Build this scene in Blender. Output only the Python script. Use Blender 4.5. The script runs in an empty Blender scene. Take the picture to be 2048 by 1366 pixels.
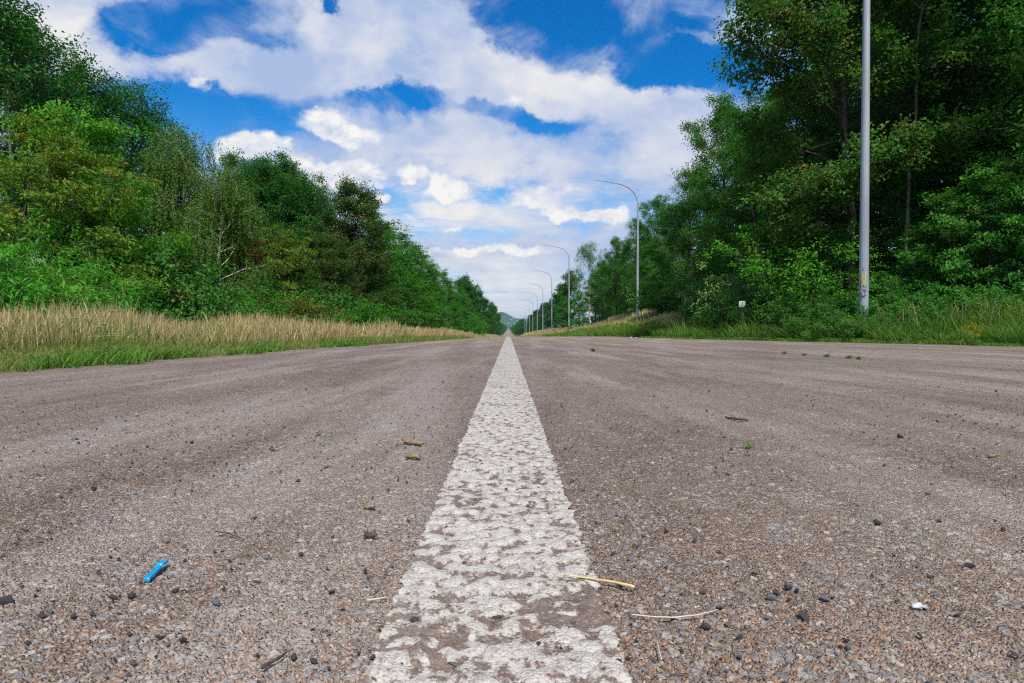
import bpy, bmesh, math, random
import numpy as np
from mathutils import Vector

SC = bpy.context.scene
COL = SC.collection
CAM_H = 0.257
F = 1200.0            # focal length of the photograph in its own pixels
VPU, VPV = 1017.0, 663.0

# ------------------------------------------------------------------ tagging
def tag(o, label=None, cat=None, group=None, kind=None):
    if label: o['label'] = label
    if cat: o['category'] = cat
    if group: o['group'] = group
    if kind: o['kind'] = kind
    return o

def empty(name, loc, rz=0.0, label=None, cat=None, group=None):
    o = bpy.data.objects.new(name, None)
    o.empty_display_size = 0.1
    COL.objects.link(o)
    o.location = loc
    o.rotation_euler = (0, 0, rz)
    return tag(o, label, cat, group)

def mesh_obj(name, me, parent=None, loc=None):
    o = bpy.data.objects.new(name, me)
    COL.objects.link(o)
    if parent is not None: o.parent = parent
    if loc is not None: o.location = loc
    return o

def quads_mesh(name, V, Q, mat, tint=None, smooth=False, uv=None):
    """V (n,3), Q (m,4) index array, tint (n,3) optional point colour, uv (n,2)."""
    me = bpy.data.meshes.new(name)
    V = np.ascontiguousarray(V, dtype=np.float32); Q = np.ascontiguousarray(Q, dtype=np.int32)
    k = Q.shape[1]
    me.vertices.add(len(V)); me.vertices.foreach_set('co', V.ravel())
    me.loops.add(Q.size); me.loops.foreach_set('vertex_index', Q.ravel())
    me.polygons.add(len(Q))
    me.polygons.foreach_set('loop_start', np.arange(0, Q.size, k, dtype=np.int32))
    me.polygons.foreach_set('loop_total', np.full(len(Q), k, dtype=np.int32))
    me.polygons.foreach_set('use_smooth', np.full(len(Q), smooth, dtype=bool))
    if tint is not None:
        a = me.attributes.new('tint', 'FLOAT_COLOR', 'POINT')
        c = np.ones((len(V), 4), dtype=np.float32); c[:, :tint.shape[1]] = tint
        a.data.foreach_set('color', c.ravel())
    if uv is not None:
        l = me.uv_layers.new(name='plan')
        l.data.foreach_set('uv', np.ascontiguousarray(uv[Q.ravel()], dtype=np.float32).ravel())
    me.update(calc_edges=True)
    if mat: me.materials.append(mat)
    return me

def tube(path, rad, n=8):
    path = np.asarray(path, float); rad = np.asarray(rad, float)
    T = np.gradient(path, axis=0); T /= np.linalg.norm(T, axis=1)[:, None] + 1e-9
    ref = np.array([1.0, 0, 0]) if abs(T[0][0]) < .8 else np.array([0, 1.0, 0])
    A = np.cross(T, ref); A /= np.linalg.norm(A, axis=1)[:, None] + 1e-9
    B = np.cross(T, A)
    th = np.linspace(0, 2*np.pi, n, endpoint=False)
    V = path[:, None, :] + rad[:, None, None]*(np.cos(th)[None, :, None]*A[:, None, :] + np.sin(th)[None, :, None]*B[:, None, :])
    m = len(path); V = V.reshape(-1, 3)
    i = np.arange(m-1)[:, None]*n; j = np.arange(n)[None, :]; j2 = (j+1) % n
    Q = np.stack([i+j, i+j2, i+n+j2, i+n+j], -1).reshape(-1, 4)
    return V, Q

class MB:
    def __init__(s): s.V = []; s.Q = []; s.T = []; s.n = 0
    def add(s, V, Q, T=None):
        s.V.append(V); s.Q.append(np.asarray(Q)+s.n); s.n += len(V)
        if T is not None: s.T.append(T)
    def tube(s, path, rad, n=8): s.add(*tube(path, rad, n))
    def mesh(s, name, mat, smooth=True):
        return quads_mesh(name, np.concatenate(s.V), np.concatenate(s.Q), mat, np.concatenate(s.T) if s.T else None, smooth)

# ------------------------------------------------------------------ shader expressions
class X:
    """tiny wrapper so node trees can be written as arithmetic"""
    nt = None
    def __init__(s, sock): s.s = sock
    @staticmethod
    def link(v, sock):
        if isinstance(v, X): X.nt.links.new(v.s, sock)
        elif v is not None: sock.default_value = v
    @staticmethod
    def m(op, a, b=None, c=None, clamp=False):
        n = X.nt.nodes.new('ShaderNodeMath'); n.operation = op; n.use_clamp = clamp
        for i, v in enumerate((a, b, c)):
            if v is not None: X.link(v, n.inputs[i])
        return X(n.outputs[0])
    def __add__(a, b): return X.m('ADD', a, b)
    __radd__ = __add__
    def __sub__(a, b): return X.m('SUBTRACT', a, b)
    def __rsub__(a, b): return X.m('SUBTRACT', b, a)
    def __mul__(a, b): return X.m('MULTIPLY', a, b)
    __rmul__ = __mul__
    def __truediv__(a, b): return X.m('DIVIDE', a, b)

def vm(op, a, b=None, c=None, scale=None):
    n = X.nt.nodes.new('ShaderNodeVectorMath'); n.operation = op
    for i, v in enumerate((a, b, c)):
        if v is not None: X.link(v, n.inputs[i])
    if scale is not None: X.link(scale, n.inputs['Scale'])
    return X(n.outputs['Value'] if op in ('DOT_PRODUCT', 'LENGTH', 'DISTANCE') else n.outputs[0])

def comb(x, y, z):
    n = X.nt.nodes.new('ShaderNodeCombineXYZ')
    for i, v in enumerate((x, y, z)): X.link(v, n.inputs[i])
    return X(n.outputs[0])

def sep(v):
    n = X.nt.nodes.new('ShaderNodeSeparateXYZ'); X.link(v, n.inputs[0])
    return X(n.outputs[0]), X(n.outputs[1]), X(n.outputs[2])

def noise(vec, scale, detail=2.0, rough=.5, dist=0.0, color=False, lac=2.0):
    n = X.nt.nodes.new('ShaderNodeTexNoise'); n.noise_dimensions = '3D'
    X.link(vec, n.inputs['Vector']); n.inputs['Scale'].default_value = scale
    n.inputs['Detail'].default_value = detail; n.inputs['Roughness'].default_value = rough
    n.inputs['Distortion'].default_value = dist; n.inputs['Lacunarity'].default_value = lac
    return X(n.outputs['Color'] if color else n.outputs[0])

def voro(vec, scale, feature='F1', rnd=1.0):
    n = X.nt.nodes.new('ShaderNodeTexVoronoi'); n.feature = feature; n.voronoi_dimensions = '2D'
    X.link(vec, n.inputs['Vector']); n.inputs['Scale'].default_value = scale
    n.inputs['Randomness'].default_value = rnd
    if feature == 'DISTANCE_TO_EDGE': return X(n.outputs['Distance'])
    return X(n.outputs['Distance']), X(n.outputs['Color'])

def sstep(x, lo, hi):
    n = X.nt.nodes.new('ShaderNodeMapRange'); n.interpolation_type = 'SMOOTHSTEP'
    X.link(x, n.inputs[0]); n.inputs[1].default_value = lo; n.inputs[2].default_value = hi
    return X(n.outputs[0])

def lin(x, lo, hi, a=0.0, b=1.0):
    n = X.nt.nodes.new('ShaderNodeMapRange'); n.clamp = True
    X.link(x, n.inputs[0])
    for i, v in enumerate((lo, hi, a, b)): n.inputs[i+1].default_value = v
    return X(n.outputs[0])

def mix(f, a, b, mode='MIX'):
    n = X.nt.nodes.new('ShaderNodeMix'); n.data_type = 'RGBA'; n.blend_type = mode; n.clamp_factor = True
    X.link(f, n.inputs[0])
    for v, k in ((a, 6), (b, 7)):
        if isinstance(v, (tuple, list)): n.inputs[k].default_value = (*v[:3], 1.0)
        else: X.link(v, n.inputs[k])
    return X(n.outputs[2])

def ramp(x, stops, interp='LINEAR'):
    n = X.nt.nodes.new('ShaderNodeValToRGB'); n.color_ramp.interpolation = interp
    el = n.color_ramp.elements
    while len(el) < len(stops): el.new(0.5)
    for e, (p, c) in zip(el, stops): e.position = p; e.color = (*c[:3], 1.0)
    X.link(x, n.inputs[0])
    return X(n.outputs[0])

def new_mat(name):
    m = bpy.data.materials.new(name); m.use_nodes = True
    nt = m.node_tree; nt.nodes.clear(); X.nt = nt
    out = nt.nodes.new('ShaderNodeOutputMaterial')
    return m, nt, out

def principled(color, rough=.6, spec=.3, metal=0.0, normal=None):
    n = X.nt.nodes.new('ShaderNodeBsdfPrincipled')
    if isinstance(color, (tuple, list)): n.inputs['Base Color'].default_value = (*color[:3], 1)
    else: X.link(color, n.inputs['Base Color'])
    X.link(rough, n.inputs['Roughness']); n.inputs['Specular IOR Level'].default_value = spec
    n.inputs['Metallic'].default_value = metal
    if normal is not None: X.link(normal, n.inputs['Normal'])
    return n

def texco(kind='Object'):
    return X(X.nt.nodes.new('ShaderNodeTexCoord').outputs[kind])

def attr(name='tint'):
    n = X.nt.nodes.new('ShaderNodeAttribute'); n.attribute_name = name
    return X(n.outputs['Color'])

def bump(h, strength=.5, dist=.02):
    n = X.nt.nodes.new('ShaderNodeBump'); n.inputs['Strength'].default_value = strength
    n.inputs['Distance'].default_value = dist; X.link(h, n.inputs['Height'])
    return X(n.outputs[0])

def plain_mat(name, c1, c2, scale=20.0, rough=.6, spec=.3, metal=0.0, bmp=.2, stretch=(1, 1, 1)):
    m, nt, out = new_mat(name)
    p = vm('MULTIPLY', texco('Object'), stretch)
    n = noise(p, scale, 4, .6)
    b = principled(mix(sstep(n, .3, .7), c1, c2), rough, spec, metal, bump(n, bmp, .01))
    nt.links.new(b.outputs[0], out.inputs[0])
    return m

# ------------------------------------------------------------------ the lie of the land
def interp(x, xs, ys): return np.interp(x, xs, ys)
_PY = [-100, 28, 31, 33, 36, 40, 45, 52, 60, 73, 87, 110, 150, 300, 500, 640, 900, 1400, 2000, 2400, 3000, 4000, 9000]
_PZ = [0, 0, -.004, -.018, -.06, -.16, -.33, -.6, -.85, -1.15, -1.4, -1.7, -2.1, -3.3, -4.6, -4.3, -2.4, 1.5, 6.0, 9.0, 11.0, 13, 20]
def road_z0(y): return interp(y, _PY, _PZ)
def left_x(y): return interp(y, [-60, 5, 8, 15, 31, 60, 100, 3000], [-3.15, -3.12, -2.95, -2.5, -2.35, -2.5, -2.8, -3.0])
def right_x(y): return interp(y, [-60, 0, 10, 13, 17, 24, 32, 60, 100, 3000], [12, 11.0, 8.9, 8.1, 6.95, 5.75, 5.5, 5.0, 4.0, 3.0])
def left_drop(y): return interp(y, [-60, 8, 15, 31, 60, 200], [0, 0, -.02, -.12, -.1, 0])
def road_z(x, y):
    t = np.clip(x/left_x(y), 0, 1)
    return road_z0(y) + left_drop(y)*t
def verge_l(y): return interp(y, [-60, 3, 10, 20, 30, 50, 87, 150, 300, 640, 3000], [.05, .05, .03, .0, -.06, -.1, -.45, -.9, -2.0, -3.9, 12])
def verge_r(y): return interp(y, [-60, 5, 15, 25, 35, 51, 65, 87, 123, 159, 195, 231, 267, 303, 400, 640, 3000], [.1, .1, .14, .3, .45, .55, .5, .3, .42, .15, .05, -.4, -.7, -1.0, -1.8, -3.9, 12])
def knoll(y): return interp(y, [-60, 5, 15, 25, 40, 52, 62, 75, 95, 140, 300], [.3, .35, .4, .5, .8, 1.25, 1.35, 1.0, .5, .4, .3])
def sm(t): t = np.clip(t, 0, 1); return t*t*(3-2*t)
def ground_z(x, y):
    x = np.asarray(x, float); y = np.asarray(y, float)
    lx, rx = left_x(y), right_x(y)
    zl = road_z0(y)+left_drop(y); zr = road_z0(y)
    wl = interp(y, [0, 40, 80], [1.6, 2.2, 3.0])
    rt = sm((x-rx)/np.maximum(9.0-rx, 1.2))
    lt = sm((lx-x)/wl)
    zL = zl + (verge_l(y)-zl)*lt + sm((-x-8)/8)*.25
    zR = zr + (verge_r(y)-zr)*rt + sm((x-9.0)/4.0)*knoll(y)
    und = .03*np.sin(x*1.7+y*.9)*np.sin(y*1.3-x*.6) + .02*np.sin(x*3.1-y*2.3)
    mask = np.maximum(sm((lx-x)/2.0), sm((x-rx)/2.0))
    z = np.where(x < 0, zL, zR) + und*mask
    return z
def at(u, d, dz=0.0):
    """point at distance d seen in column u of the photograph, standing on the ground"""
    x = (u-VPU)/F*d
    return (x, d, float(ground_z(x, d))+dz)
def on_road(u, v):
    d = F*CAM_H/(v-VPV)
    return ((u-VPU)/F*d, d)
# ------------------------------------------------------------------ sky, sun, camera
SUN_EL, SUN_AZ = math.radians(50), math.radians(171)     # azimuth measured from +Y (down the road) towards +X
def build_world():
    w = bpy.data.worlds.new('World'); SC.world = w; w.use_nodes = True
    nt = w.node_tree; nt.nodes.clear(); X.nt = nt
    out = nt.nodes.new('ShaderNodeOutputWorld'); bg = nt.nodes.new('ShaderNodeBackground')
    sky = nt.nodes.new('ShaderNodeTexSky'); sky.sky_type = 'NISHITA'; sky.sun_disc = False
    sky.sun_elevation = SUN_EL; sky.sun_rotation = SUN_AZ
    sky.air_density = 1.0; sky.dust_density = .6; sky.ozone_density = 2.5
    d = texco('Generated')
    x, y, z = sep(d)
    # clear-sky blue, a little deeper than the plain model gives
    hs = nt.nodes.new('ShaderNodeHueSaturation'); hs.inputs['Saturation'].default_value = SKY_SAT; hs.inputs['Value'].default_value = SKY_VAL
    hs.inputs['Hue'].default_value = .497
    nt.links.new(sky.outputs[0], hs.inputs['Color'])
    blue = mix(1.0, X(hs.outputs[0]), SKY_TINT, 'MULTIPLY')
    blue = mix(sstep(z, .36, .0)*.9, blue, SKY_LOW)
    # cloud field, by direction
    yy = X.m('MAXIMUM', y, .12)
    u = x/yy; v = z/yy
    uv = comb(u, v, 0.0)
    wob = noise(uv, 6.5, 7, .62, 0, True)
    wob2 = noise(vm('ADD', uv, (4.0, 2.0, 0)), 2.6, 2, .5, 0, True)
    uvw = vm('ADD', uv, vm('MULTIPLY', vm('SUBTRACT', wob, (.5, .5, .5)), (.20, .13, 0)))
    uvw = vm('ADD', uvw, vm('MULTIPLY', vm('SUBTRACT', wob2, (.5, .5, .5)), (.14, .07, 0)))
    def P(cx, cy): return ((cx-VPU)/F, (VPV-cy)/F, 0.0)
    def masses(pos, items, base):
        total = None
        for cx, cy, rx, ry, a in items:
            q = vm('MULTIPLY', vm('SUBTRACT', pos, P(cx, cy)), (F/rx, F/ry, 0))
            e = X.m('POWER', math.e, vm('DOT_PRODUCT', q, q)*-1.0)
            total = X.m('MULTIPLY_ADD', e, a, total if total is not None else base)
        return total
    zz = X.m('MAXIMUM', z, 0.0)+.10
    pl = comb(x/zz, y/zz, 0.0)
    up = comb(u, v*1.5, 0.0)
    low = sstep(v, .36, .08)                      # flat sheets low over the horizon
    # --- soft high sheet
    na = noise(vm('ADD', pl, (3.1, .7, 0)), 1.15, 9, .62, .3)
    nm = noise(vm('ADD', up, (.3, .2, 0)), 6.0, 9, .62, .5)
    streak = noise(vm('MULTIPLY', uv, (3.0, 22.0, 0)), 1.6, 7, .64, .5)
    wisp = noise(vm('MULTIPLY', vm('ADD', pl, (1.4, .3, 0)), (1.0, .5, 0)), 2.2, 9, .66, 1.2)
    D = (wisp-.5)*1.3 + masses(uvw, CLOUDS, CLOUD_BASE) + (na-.5)*1.6 + (nm-.5)*1.9 + low*((streak-.48)*3.0+.34)
    cov = sstep(D, -.35, .80)
    veil = sstep(D, -1.5, .2)*sstep(wisp, .42, .70)*.6
    cov = X.m('MAXIMUM', cov, veil)
    grey = noise(vm('ADD', up, (7.3, 1.2, 0)), 3.4, 6, .58, .4)
    fine = noise(vm('ADD', up, (2.3, 5.2, 0)), 16.0, 6, .6, .4)
    glow = masses(uvw, GLOWS, 0.0)
    shade = X.m('ADD', (grey-.5)*-2.4 + (fine-.5)*-.8 + (na-.5)*.8, .25 + glow + low*.36, clamp=True)
    cl = mix(shade, CLOUD_DARK, CLOUD_LIGHT)
    c = mix(cov, blue, cl)
    # --- crisp heaped clouds in front of it
    wb = noise(uv, 17.0, 7, .6, 0, True)
    uvb = vm('ADD', uv, vm('MULTIPLY', vm('SUBTRACT', wb, (.5, .5, .5)), (.075, .055, 0)))
    wb2 = noise(vm('ADD', uv, (2, 3, 0)), 6.0, 3, .55, 0, True)
    uvb = vm('ADD', uvb, vm('MULTIPLY', vm('SUBTRACT', wb2, (.5, .5, .5)), (.09, .05, 0)))
    h0 = masses(uvb, HEAPS, -.42); h1 = masses(vm('ADD', uvb, (.018, .034, 0)), HEAPS, -.42)
    hb = noise(vm('ADD', up, (5.0, 1.0, 0)), 14.0, 9, .64, .3)
    hb2 = noise(vm('ADD', up, (5.012, 1.022, 0)), 14.0, 9, .64, .3)
    H = h0 + (hb-.5)*1.5
    top = sstep(h0-h1, -.30, .30)                # 1 on the sunlit crown, 0 at the flat base
    soft = (1.0-top)*.55
    hcov = X.m('MULTIPLY', sstep(H - soft*.5, -.14, .46), sstep(v, .02, .09))
    hs = X.m('ADD', top*.62 + (hb-hb2)*3.0 + (grey-.5)*-1.0, .12, clamp=True)
    hc = mix(hs, HEAP_DARK, HEAP_LIGHT)
    c = mix(hcov*(.25+.75*top), c, hc)
    nt.links.new(c.s, bg.inputs['Color']); bg.inputs['Strength'].default_value = .1
    nt.links.new(bg.outputs[0], out.inputs[0])
    w.cycles.sampling_method = 'MANUAL'; w.cycles.sample_map_resolution = 512

SKY_SAT, SKY_VAL, SKY_TINT = 1.4, .95, (.05, .90, 1.22)
CLOUD_DARK, CLOUD_LIGHT = (3.1, 3.95, 5.9), (7.0, 6.8, 6.55)
CLOUD_BASE = .06
HEAP_DARK, HEAP_LIGHT = (4.0, 4.75, 6.2), (7.35, 7.15, 6.95)
SKY_LOW = (3.4, 5.1, 7.1)
CLOUDS = [
 (100, 20, 200, 80, 1.1), (290, 120, 190, 38, .75), (420, 150, 60, 24, .75),
 (640, 100, 170, 90, .9), (850, 90, 220, 110, 1.1), (980, 160, 150, 70, .9), (1130, 195, 190, 48, 1.1), (1235, 110, 36, 50, 1.0), (1320, 195, 150, 26, .8),
 (1490, 45, 120, 50, 1.0), (1370, 78, 70, 14, .7), (1280, 28, 20, 14, .9),
 (560, 170, 150, 40, .5), (1100, 330, 280, 50, .6), (1370, 280, 170, 80, .8), (900, 300, 170, 60, .6), (620, 320, 160, 70, .6),
 (900, 520, 260, 22, .4), (1100, 500, 110, 26, .4),
 (325, 62, 75, 44, -1.7), (400, 18, 105, 34, -1.6), (500, 78, 70, 22, -1.1), (250, 12, 50, 26, -.8), (80, 105, 70, 20, -.8),
 (390, 215, 160, 42, -1.8), (310, 190, 110, 30, -1.0),
 (770, 192, 140, 22, -1.5), (870, 212, 50, 26, -.9), (692, 12, 16, 14, -1.8),
 (1110, 25, 120, 62, -2.4), (1240, 62, 130, 38, -1.5), (1015, 50, 30, 28, -.7),
 (1390, 135, 165, 38, -2.1), (1510, 165, 90, 46, -1.6), (1055, 240, 125, 22, -1.6),
 (1000, 395, 60, 30, -.8), (640, 325, 26, 20, -.4),
]
GLOWS = [(760, 90, 70, 40, .45), (640, 30, 50, 40, .5), (1150, 165, 130, 50, .55), (120, 40, 110, 40, .5), (960, 330, 120, 30, .2), (840, 150, 70, 40, -.35), (560, 80, 60, 50, -.3), (1340, 215, 90, 30, -.3)]
HEAPS = [
 (515, 292, 62, 26, 1.3), (480, 320, 70, 34, 1.0), (590, 330, 60, 30, .7), (650, 245, 55, 26, 1.0), (700, 275, 60, 26, .8),
 (700, 345, 62, 36, 1.2), (655, 375, 70, 26, .8), (740, 400, 60, 14, .7), (835, 352, 34, 22, 1.3), (905, 376, 30, 22, 1.4), (870, 400, 60, 14, .7),
 (1085, 408, 62, 22, 1.3), (1140, 432, 60, 12, .9), (1185, 434, 36, 14, 1.0), (1236, 430, 26, 15, 1.2), (1110, 378, 70, 12, .8),
 (930, 455, 46, 9, .8), (820, 440, 40, 12, .7), (985, 505, 60, 10, .8), (1060, 492, 50, 10, .8), (880, 505, 80, 10, .6), (980, 548, 40, 6, .7), (940, 572, 40, 5, .6),
 (415, 165, 30, 12, .9), (1040, 205, 40, 14, .5),
]
def build_light():
    l = bpy.data.lights.new('sun', 'SUN'); l.energy = SUN_E; l.angle = math.radians(SUN_ANG); l.color = (1.0, .94, .85)
    o = bpy.data.objects.new('sun', l); COL.objects.link(o)
    dvec = Vector((math.sin(SUN_AZ)*math.cos(SUN_EL), math.cos(SUN_AZ)*math.cos(SUN_EL), math.sin(SUN_EL)))
    o.rotation_euler = dvec.to_track_quat('Z', 'Y').to_euler(); o.location = dvec*60
SUN_E, SUN_ANG = 4.1, 5.0
def build_camera():
    c = bpy.data.cameras.new('camera'); o = bpy.data.objects.new('camera', c); COL.objects.link(o)
    c.sensor_fit = 'HORIZONTAL'; c.sensor_width = 36.0; c.lens = 36.0*F/2048.0
    c.clip_start = .05; c.clip_end = 20000
    o.location = (0, 0, CAM_H)
    o.rotation_euler = (math.pi/2-math.atan((683-VPV)/F), 0, -math.atan((1024-VPU)/F))
    c.dof.use_dof = False
    SC.camera = o
# ------------------------------------------------------------------ ground and road
LINE_X, LINE_W = -.0085, .2
def surface_fields():
    """height fields (metres) and masks shared by the asphalt and the paint on it; coordinates are metres on the plan"""
    p = texco('UV')
    w = noise(p, 60.0, 2, .5, 0, True)
    pw = vm('ADD', p, vm('MULTIPLY', vm('SUBTRACT', w, (.5, .5, .5)), (.009, .009, 0)))
    e1 = voro(pw, 112.0, 'DISTANCE_TO_EDGE')
    d1, c1 = voro(pw, 112.0)
    r1, g1, b1 = sep(c1)
    bed = noise(p, 9.0, 4, .6)                       # where dirt has buried the stones
    patch = noise(vm('MULTIPLY', p, (1.0, .55, 1)), 1.3, 5, .62)
    keep = sstep(r1 + (bed-.5)*-1.5 + (patch-.5)*-1.1, .66, .82)
    big = sstep(e1, .03, .11)*sstep(d1 + (b1-.5)*.22, .52, .40)*keep
    e2 = voro(pw, 190.0, 'DISTANCE_TO_EDGE')
    d2, c2 = voro(pw, 190.0)
    r2, g2, b2 = sep(c2)
    small = sstep(e2, .03, .12)*sstep(d2, .55, .40)*sstep(r2 + (bed-.5)*-1.2, .55, .70)
    stone = X.m('MAXIMUM', big, small*.8)
    pick = sstep(big, .2, .5)
    g1 = g2*(1.0-pick) + g1*pick
    g, gc = voro(pw, 330.0)
    gr, gg, gb = sep(gc)
    grit = sstep(g, .75, .15)
    fine = noise(p, 900.0, 2, .6)
    und = noise(p, 26.0, 4, .55)
    return p, dict(stone=stone, r=g1, b=b1, bed=bed, patch=patch, grit=grit, gr=gr, gg=gg, fine=fine, und=und, e=e1)

def dirt_and_stone_colour(p, f):
    big = noise(p, .55, 5, .65)
    trail = noise(vm('MULTIPLY', p, (2.3, .22, 1)), 1.0, 8, .68)
    sand = mix(sstep(f['patch'], .36, .66), (.30, .228, .180), (.165, .115, .088))
    sand = mix(sstep(f['und'], .45, .75)*.6, sand, (.40, .32, .26))
    grain = ramp(f['gr'], [(0, (.035, .026, .022)), (.30, (.11, .075, .055)), (.55, (.27, .195, .15)), (.78, (.54, .43, .34)), (.93, (.44, .18, .09)), (1, (.68, .62, .54))])
    sand = mix(sstep(f['gg'], .25, .6)*f['grit']*.95, sand, grain)
    sand = mix(sstep(f['fine'], .35, .7)*.45, sand, (.07, .048, .038))
    st = ramp(f['r'], [(0, (.12, .122, .135)), (.4, (.20, .20, .215)), (.7, (.30, .295, .30)), (.9, (.43, .41, .39)), (1, (.34, .24, .19))])
    st = mix(sstep(f['fine'], .4, .75)*.5, st, (.35, .31, .27))
    c = mix(f['stone']*.92, sand, st)
    # pale dust film that traffic has left in long bands, browner dirt between
    c = mix(sstep(trail, .42, .70)*.46, c, (.54, .475, .44))
    c = mix(sstep(big, .50, .70)*.5, c, (.19, .125, .09))
    c = mix(1.0, c, (1.02, .975, .915), 'MULTIPLY')
    spk = noise(p, 240.0, 5, .7)
    c = mix(sstep(spk, .50, .66)*.62, c, (.045, .034, .030))
    c = mix(sstep(spk, .44, .32)*.30, c, (.50, .44, .39))
    return c

def road_height(f):
    return f['stone']*.0026 + f['grit']*.0024*(1.0-f['stone']*.7) + (f['fine']-.5)*.0010 + (f['und']-.5)*.007 - .0035

def set_disp(nt, out, h):
    n = nt.nodes.new('ShaderNodeDisplacement'); n.inputs['Midlevel'].default_value = 0.0; n.inputs['Scale'].default_value = 1.0
    X.link(h, n.inputs['Height']); nt.links.new(n.outputs[0], out.inputs['Displacement'])

def mat_road():
    m, nt, out = new_mat('asphalt'); m.displacement_method = 'BOTH'
    p, f = surface_fields()
    c = dirt_and_stone_colour(p, f)
    # soil creeping in from both verges
    a = attr('tint'); edge, _, _ = sep(a)
    en = noise(p, 2.6, 5, .65)
    em = sstep(edge + (en-.5)*.9, .45, .85)
    soil = mix(f['gr'], (.17, .12, .085), (.32, .25, .19))
    c = mix(em*.9, c, soil)
    b = principled(c, .9, .2)
    nt.links.new(b.outputs[0], out.inputs[0])
    set_disp(nt, out, road_height(f))
    return m

def mat_paint():
    m, nt, out = new_mat('road_paint'); m.displacement_method = 'BOTH'
    p, f = surface_fields()
    dirt = dirt_and_stone_colour(p, f)
    w = noise(p, 45.0, 2, .5, 0, True)
    pw = vm('ADD', p, vm('MULTIPLY', vm('SUBTRACT', w, (.5, .5, .5)), (.016, .016, 0)))
    l1, _ = voro(pw, 42.0)
    lump = sstep(l1, .75, .1)
    worn = noise(p, 7.5, 5, .66)
    worn2 = noise(p, 60.0, 5, .68)
    wear = X.m('ADD', (1.0-lump)*.42 + (worn-.5)*1.35 + (worn2-.5)*2.7, -.02)
    x, y, _ = sep(p)
    far = sstep(y, 1.6, .55)                 # the nearest stretch is the most worn
    spot = vm('MULTIPLY', vm('SUBTRACT', p, (.072, .545, 0)), (16.0, 24.0, 0))
    hole = X.m('POWER', math.e, vm('DOT_PRODUCT', spot, spot)*-1.0)
    spot2 = vm('MULTIPLY', vm('SUBTRACT', p, (-.07, .49, 0)), (40.0, 26.0, 0))
    hole2 = X.m('POWER', math.e, vm('DOT_PRODUCT', spot2, spot2)*-1.0)
    wear = wear + far*.06 + hole*.62 + hole2*.5
    dm = sstep(wear, .31, .54)
    dirt = mix(.5, dirt, (.125, .082, .062))
    white = mix(sstep(worn2, .4, .72), (.50, .46, .405), (.38, .33, .28))
    white = mix(sstep(f['fine'], .58, .78)*.35, white, (.30, .25, .21))
    speck = sstep(f['grit'], .45, .95)*sstep(f['gr'], .62, .8)
    white = mix(speck*.55, white, (.14, .11, .09))
    white = mix(sstep(worn, .46, .62)*.35, white, (.36, .33, .30))
    c = mix(dm, white, dirt)
    c = mix((1.0-dm)*sstep(wear, .05, .45)*.4, c, (.38, .30, .245))
    b = principled(c, .75, .3)
    # frayed edges: the paint simply ends
    ax = X.m('ABSOLUTE', x-LINE_X)
    fr = noise(p, 38.0, 5, .65); fr2 = noise(p, 6.0, 3, .6)
    inside = sstep(ax + (fr-.5)*.028 + (fr2-.5)*.012, .1005, .0985)
    t = nt.nodes.new('ShaderNodeBsdfTransparent'); mx = nt.nodes.new('ShaderNodeMixShader')
    X.link(inside, mx.inputs[0]); nt.links.new(t.outputs[0], mx.inputs[1]); nt.links.new(b.outputs[0], mx.inputs[2])
    nt.links.new(mx.outputs[0], out.inputs[0])
    h = road_height(f)*.28 + lump*.0034 + (worn2-.5)*.0036 - .0012
    set_disp(nt, out, h)
    return m

def row_ys():
    ys = list(np.arange(-30, -1, 1.0)) + list(np.arange(-1, .2, .06))
    y = .2
    while y < 33:
        ys.append(y); y += .0017*max(1.0, (y/.44))**1.45
    ys.append(33.0)
    return np.array(ys)

def grid_quads(nr, nc, base=0):
    i = np.arange(nr-1)[:, None]*nc; j = np.arange(nc-1)[None, :]
    return (np.stack([i+j, i+j+1, i+nc+j+1, i+nc+j], -1).reshape(-1, 4)+base)

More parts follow.
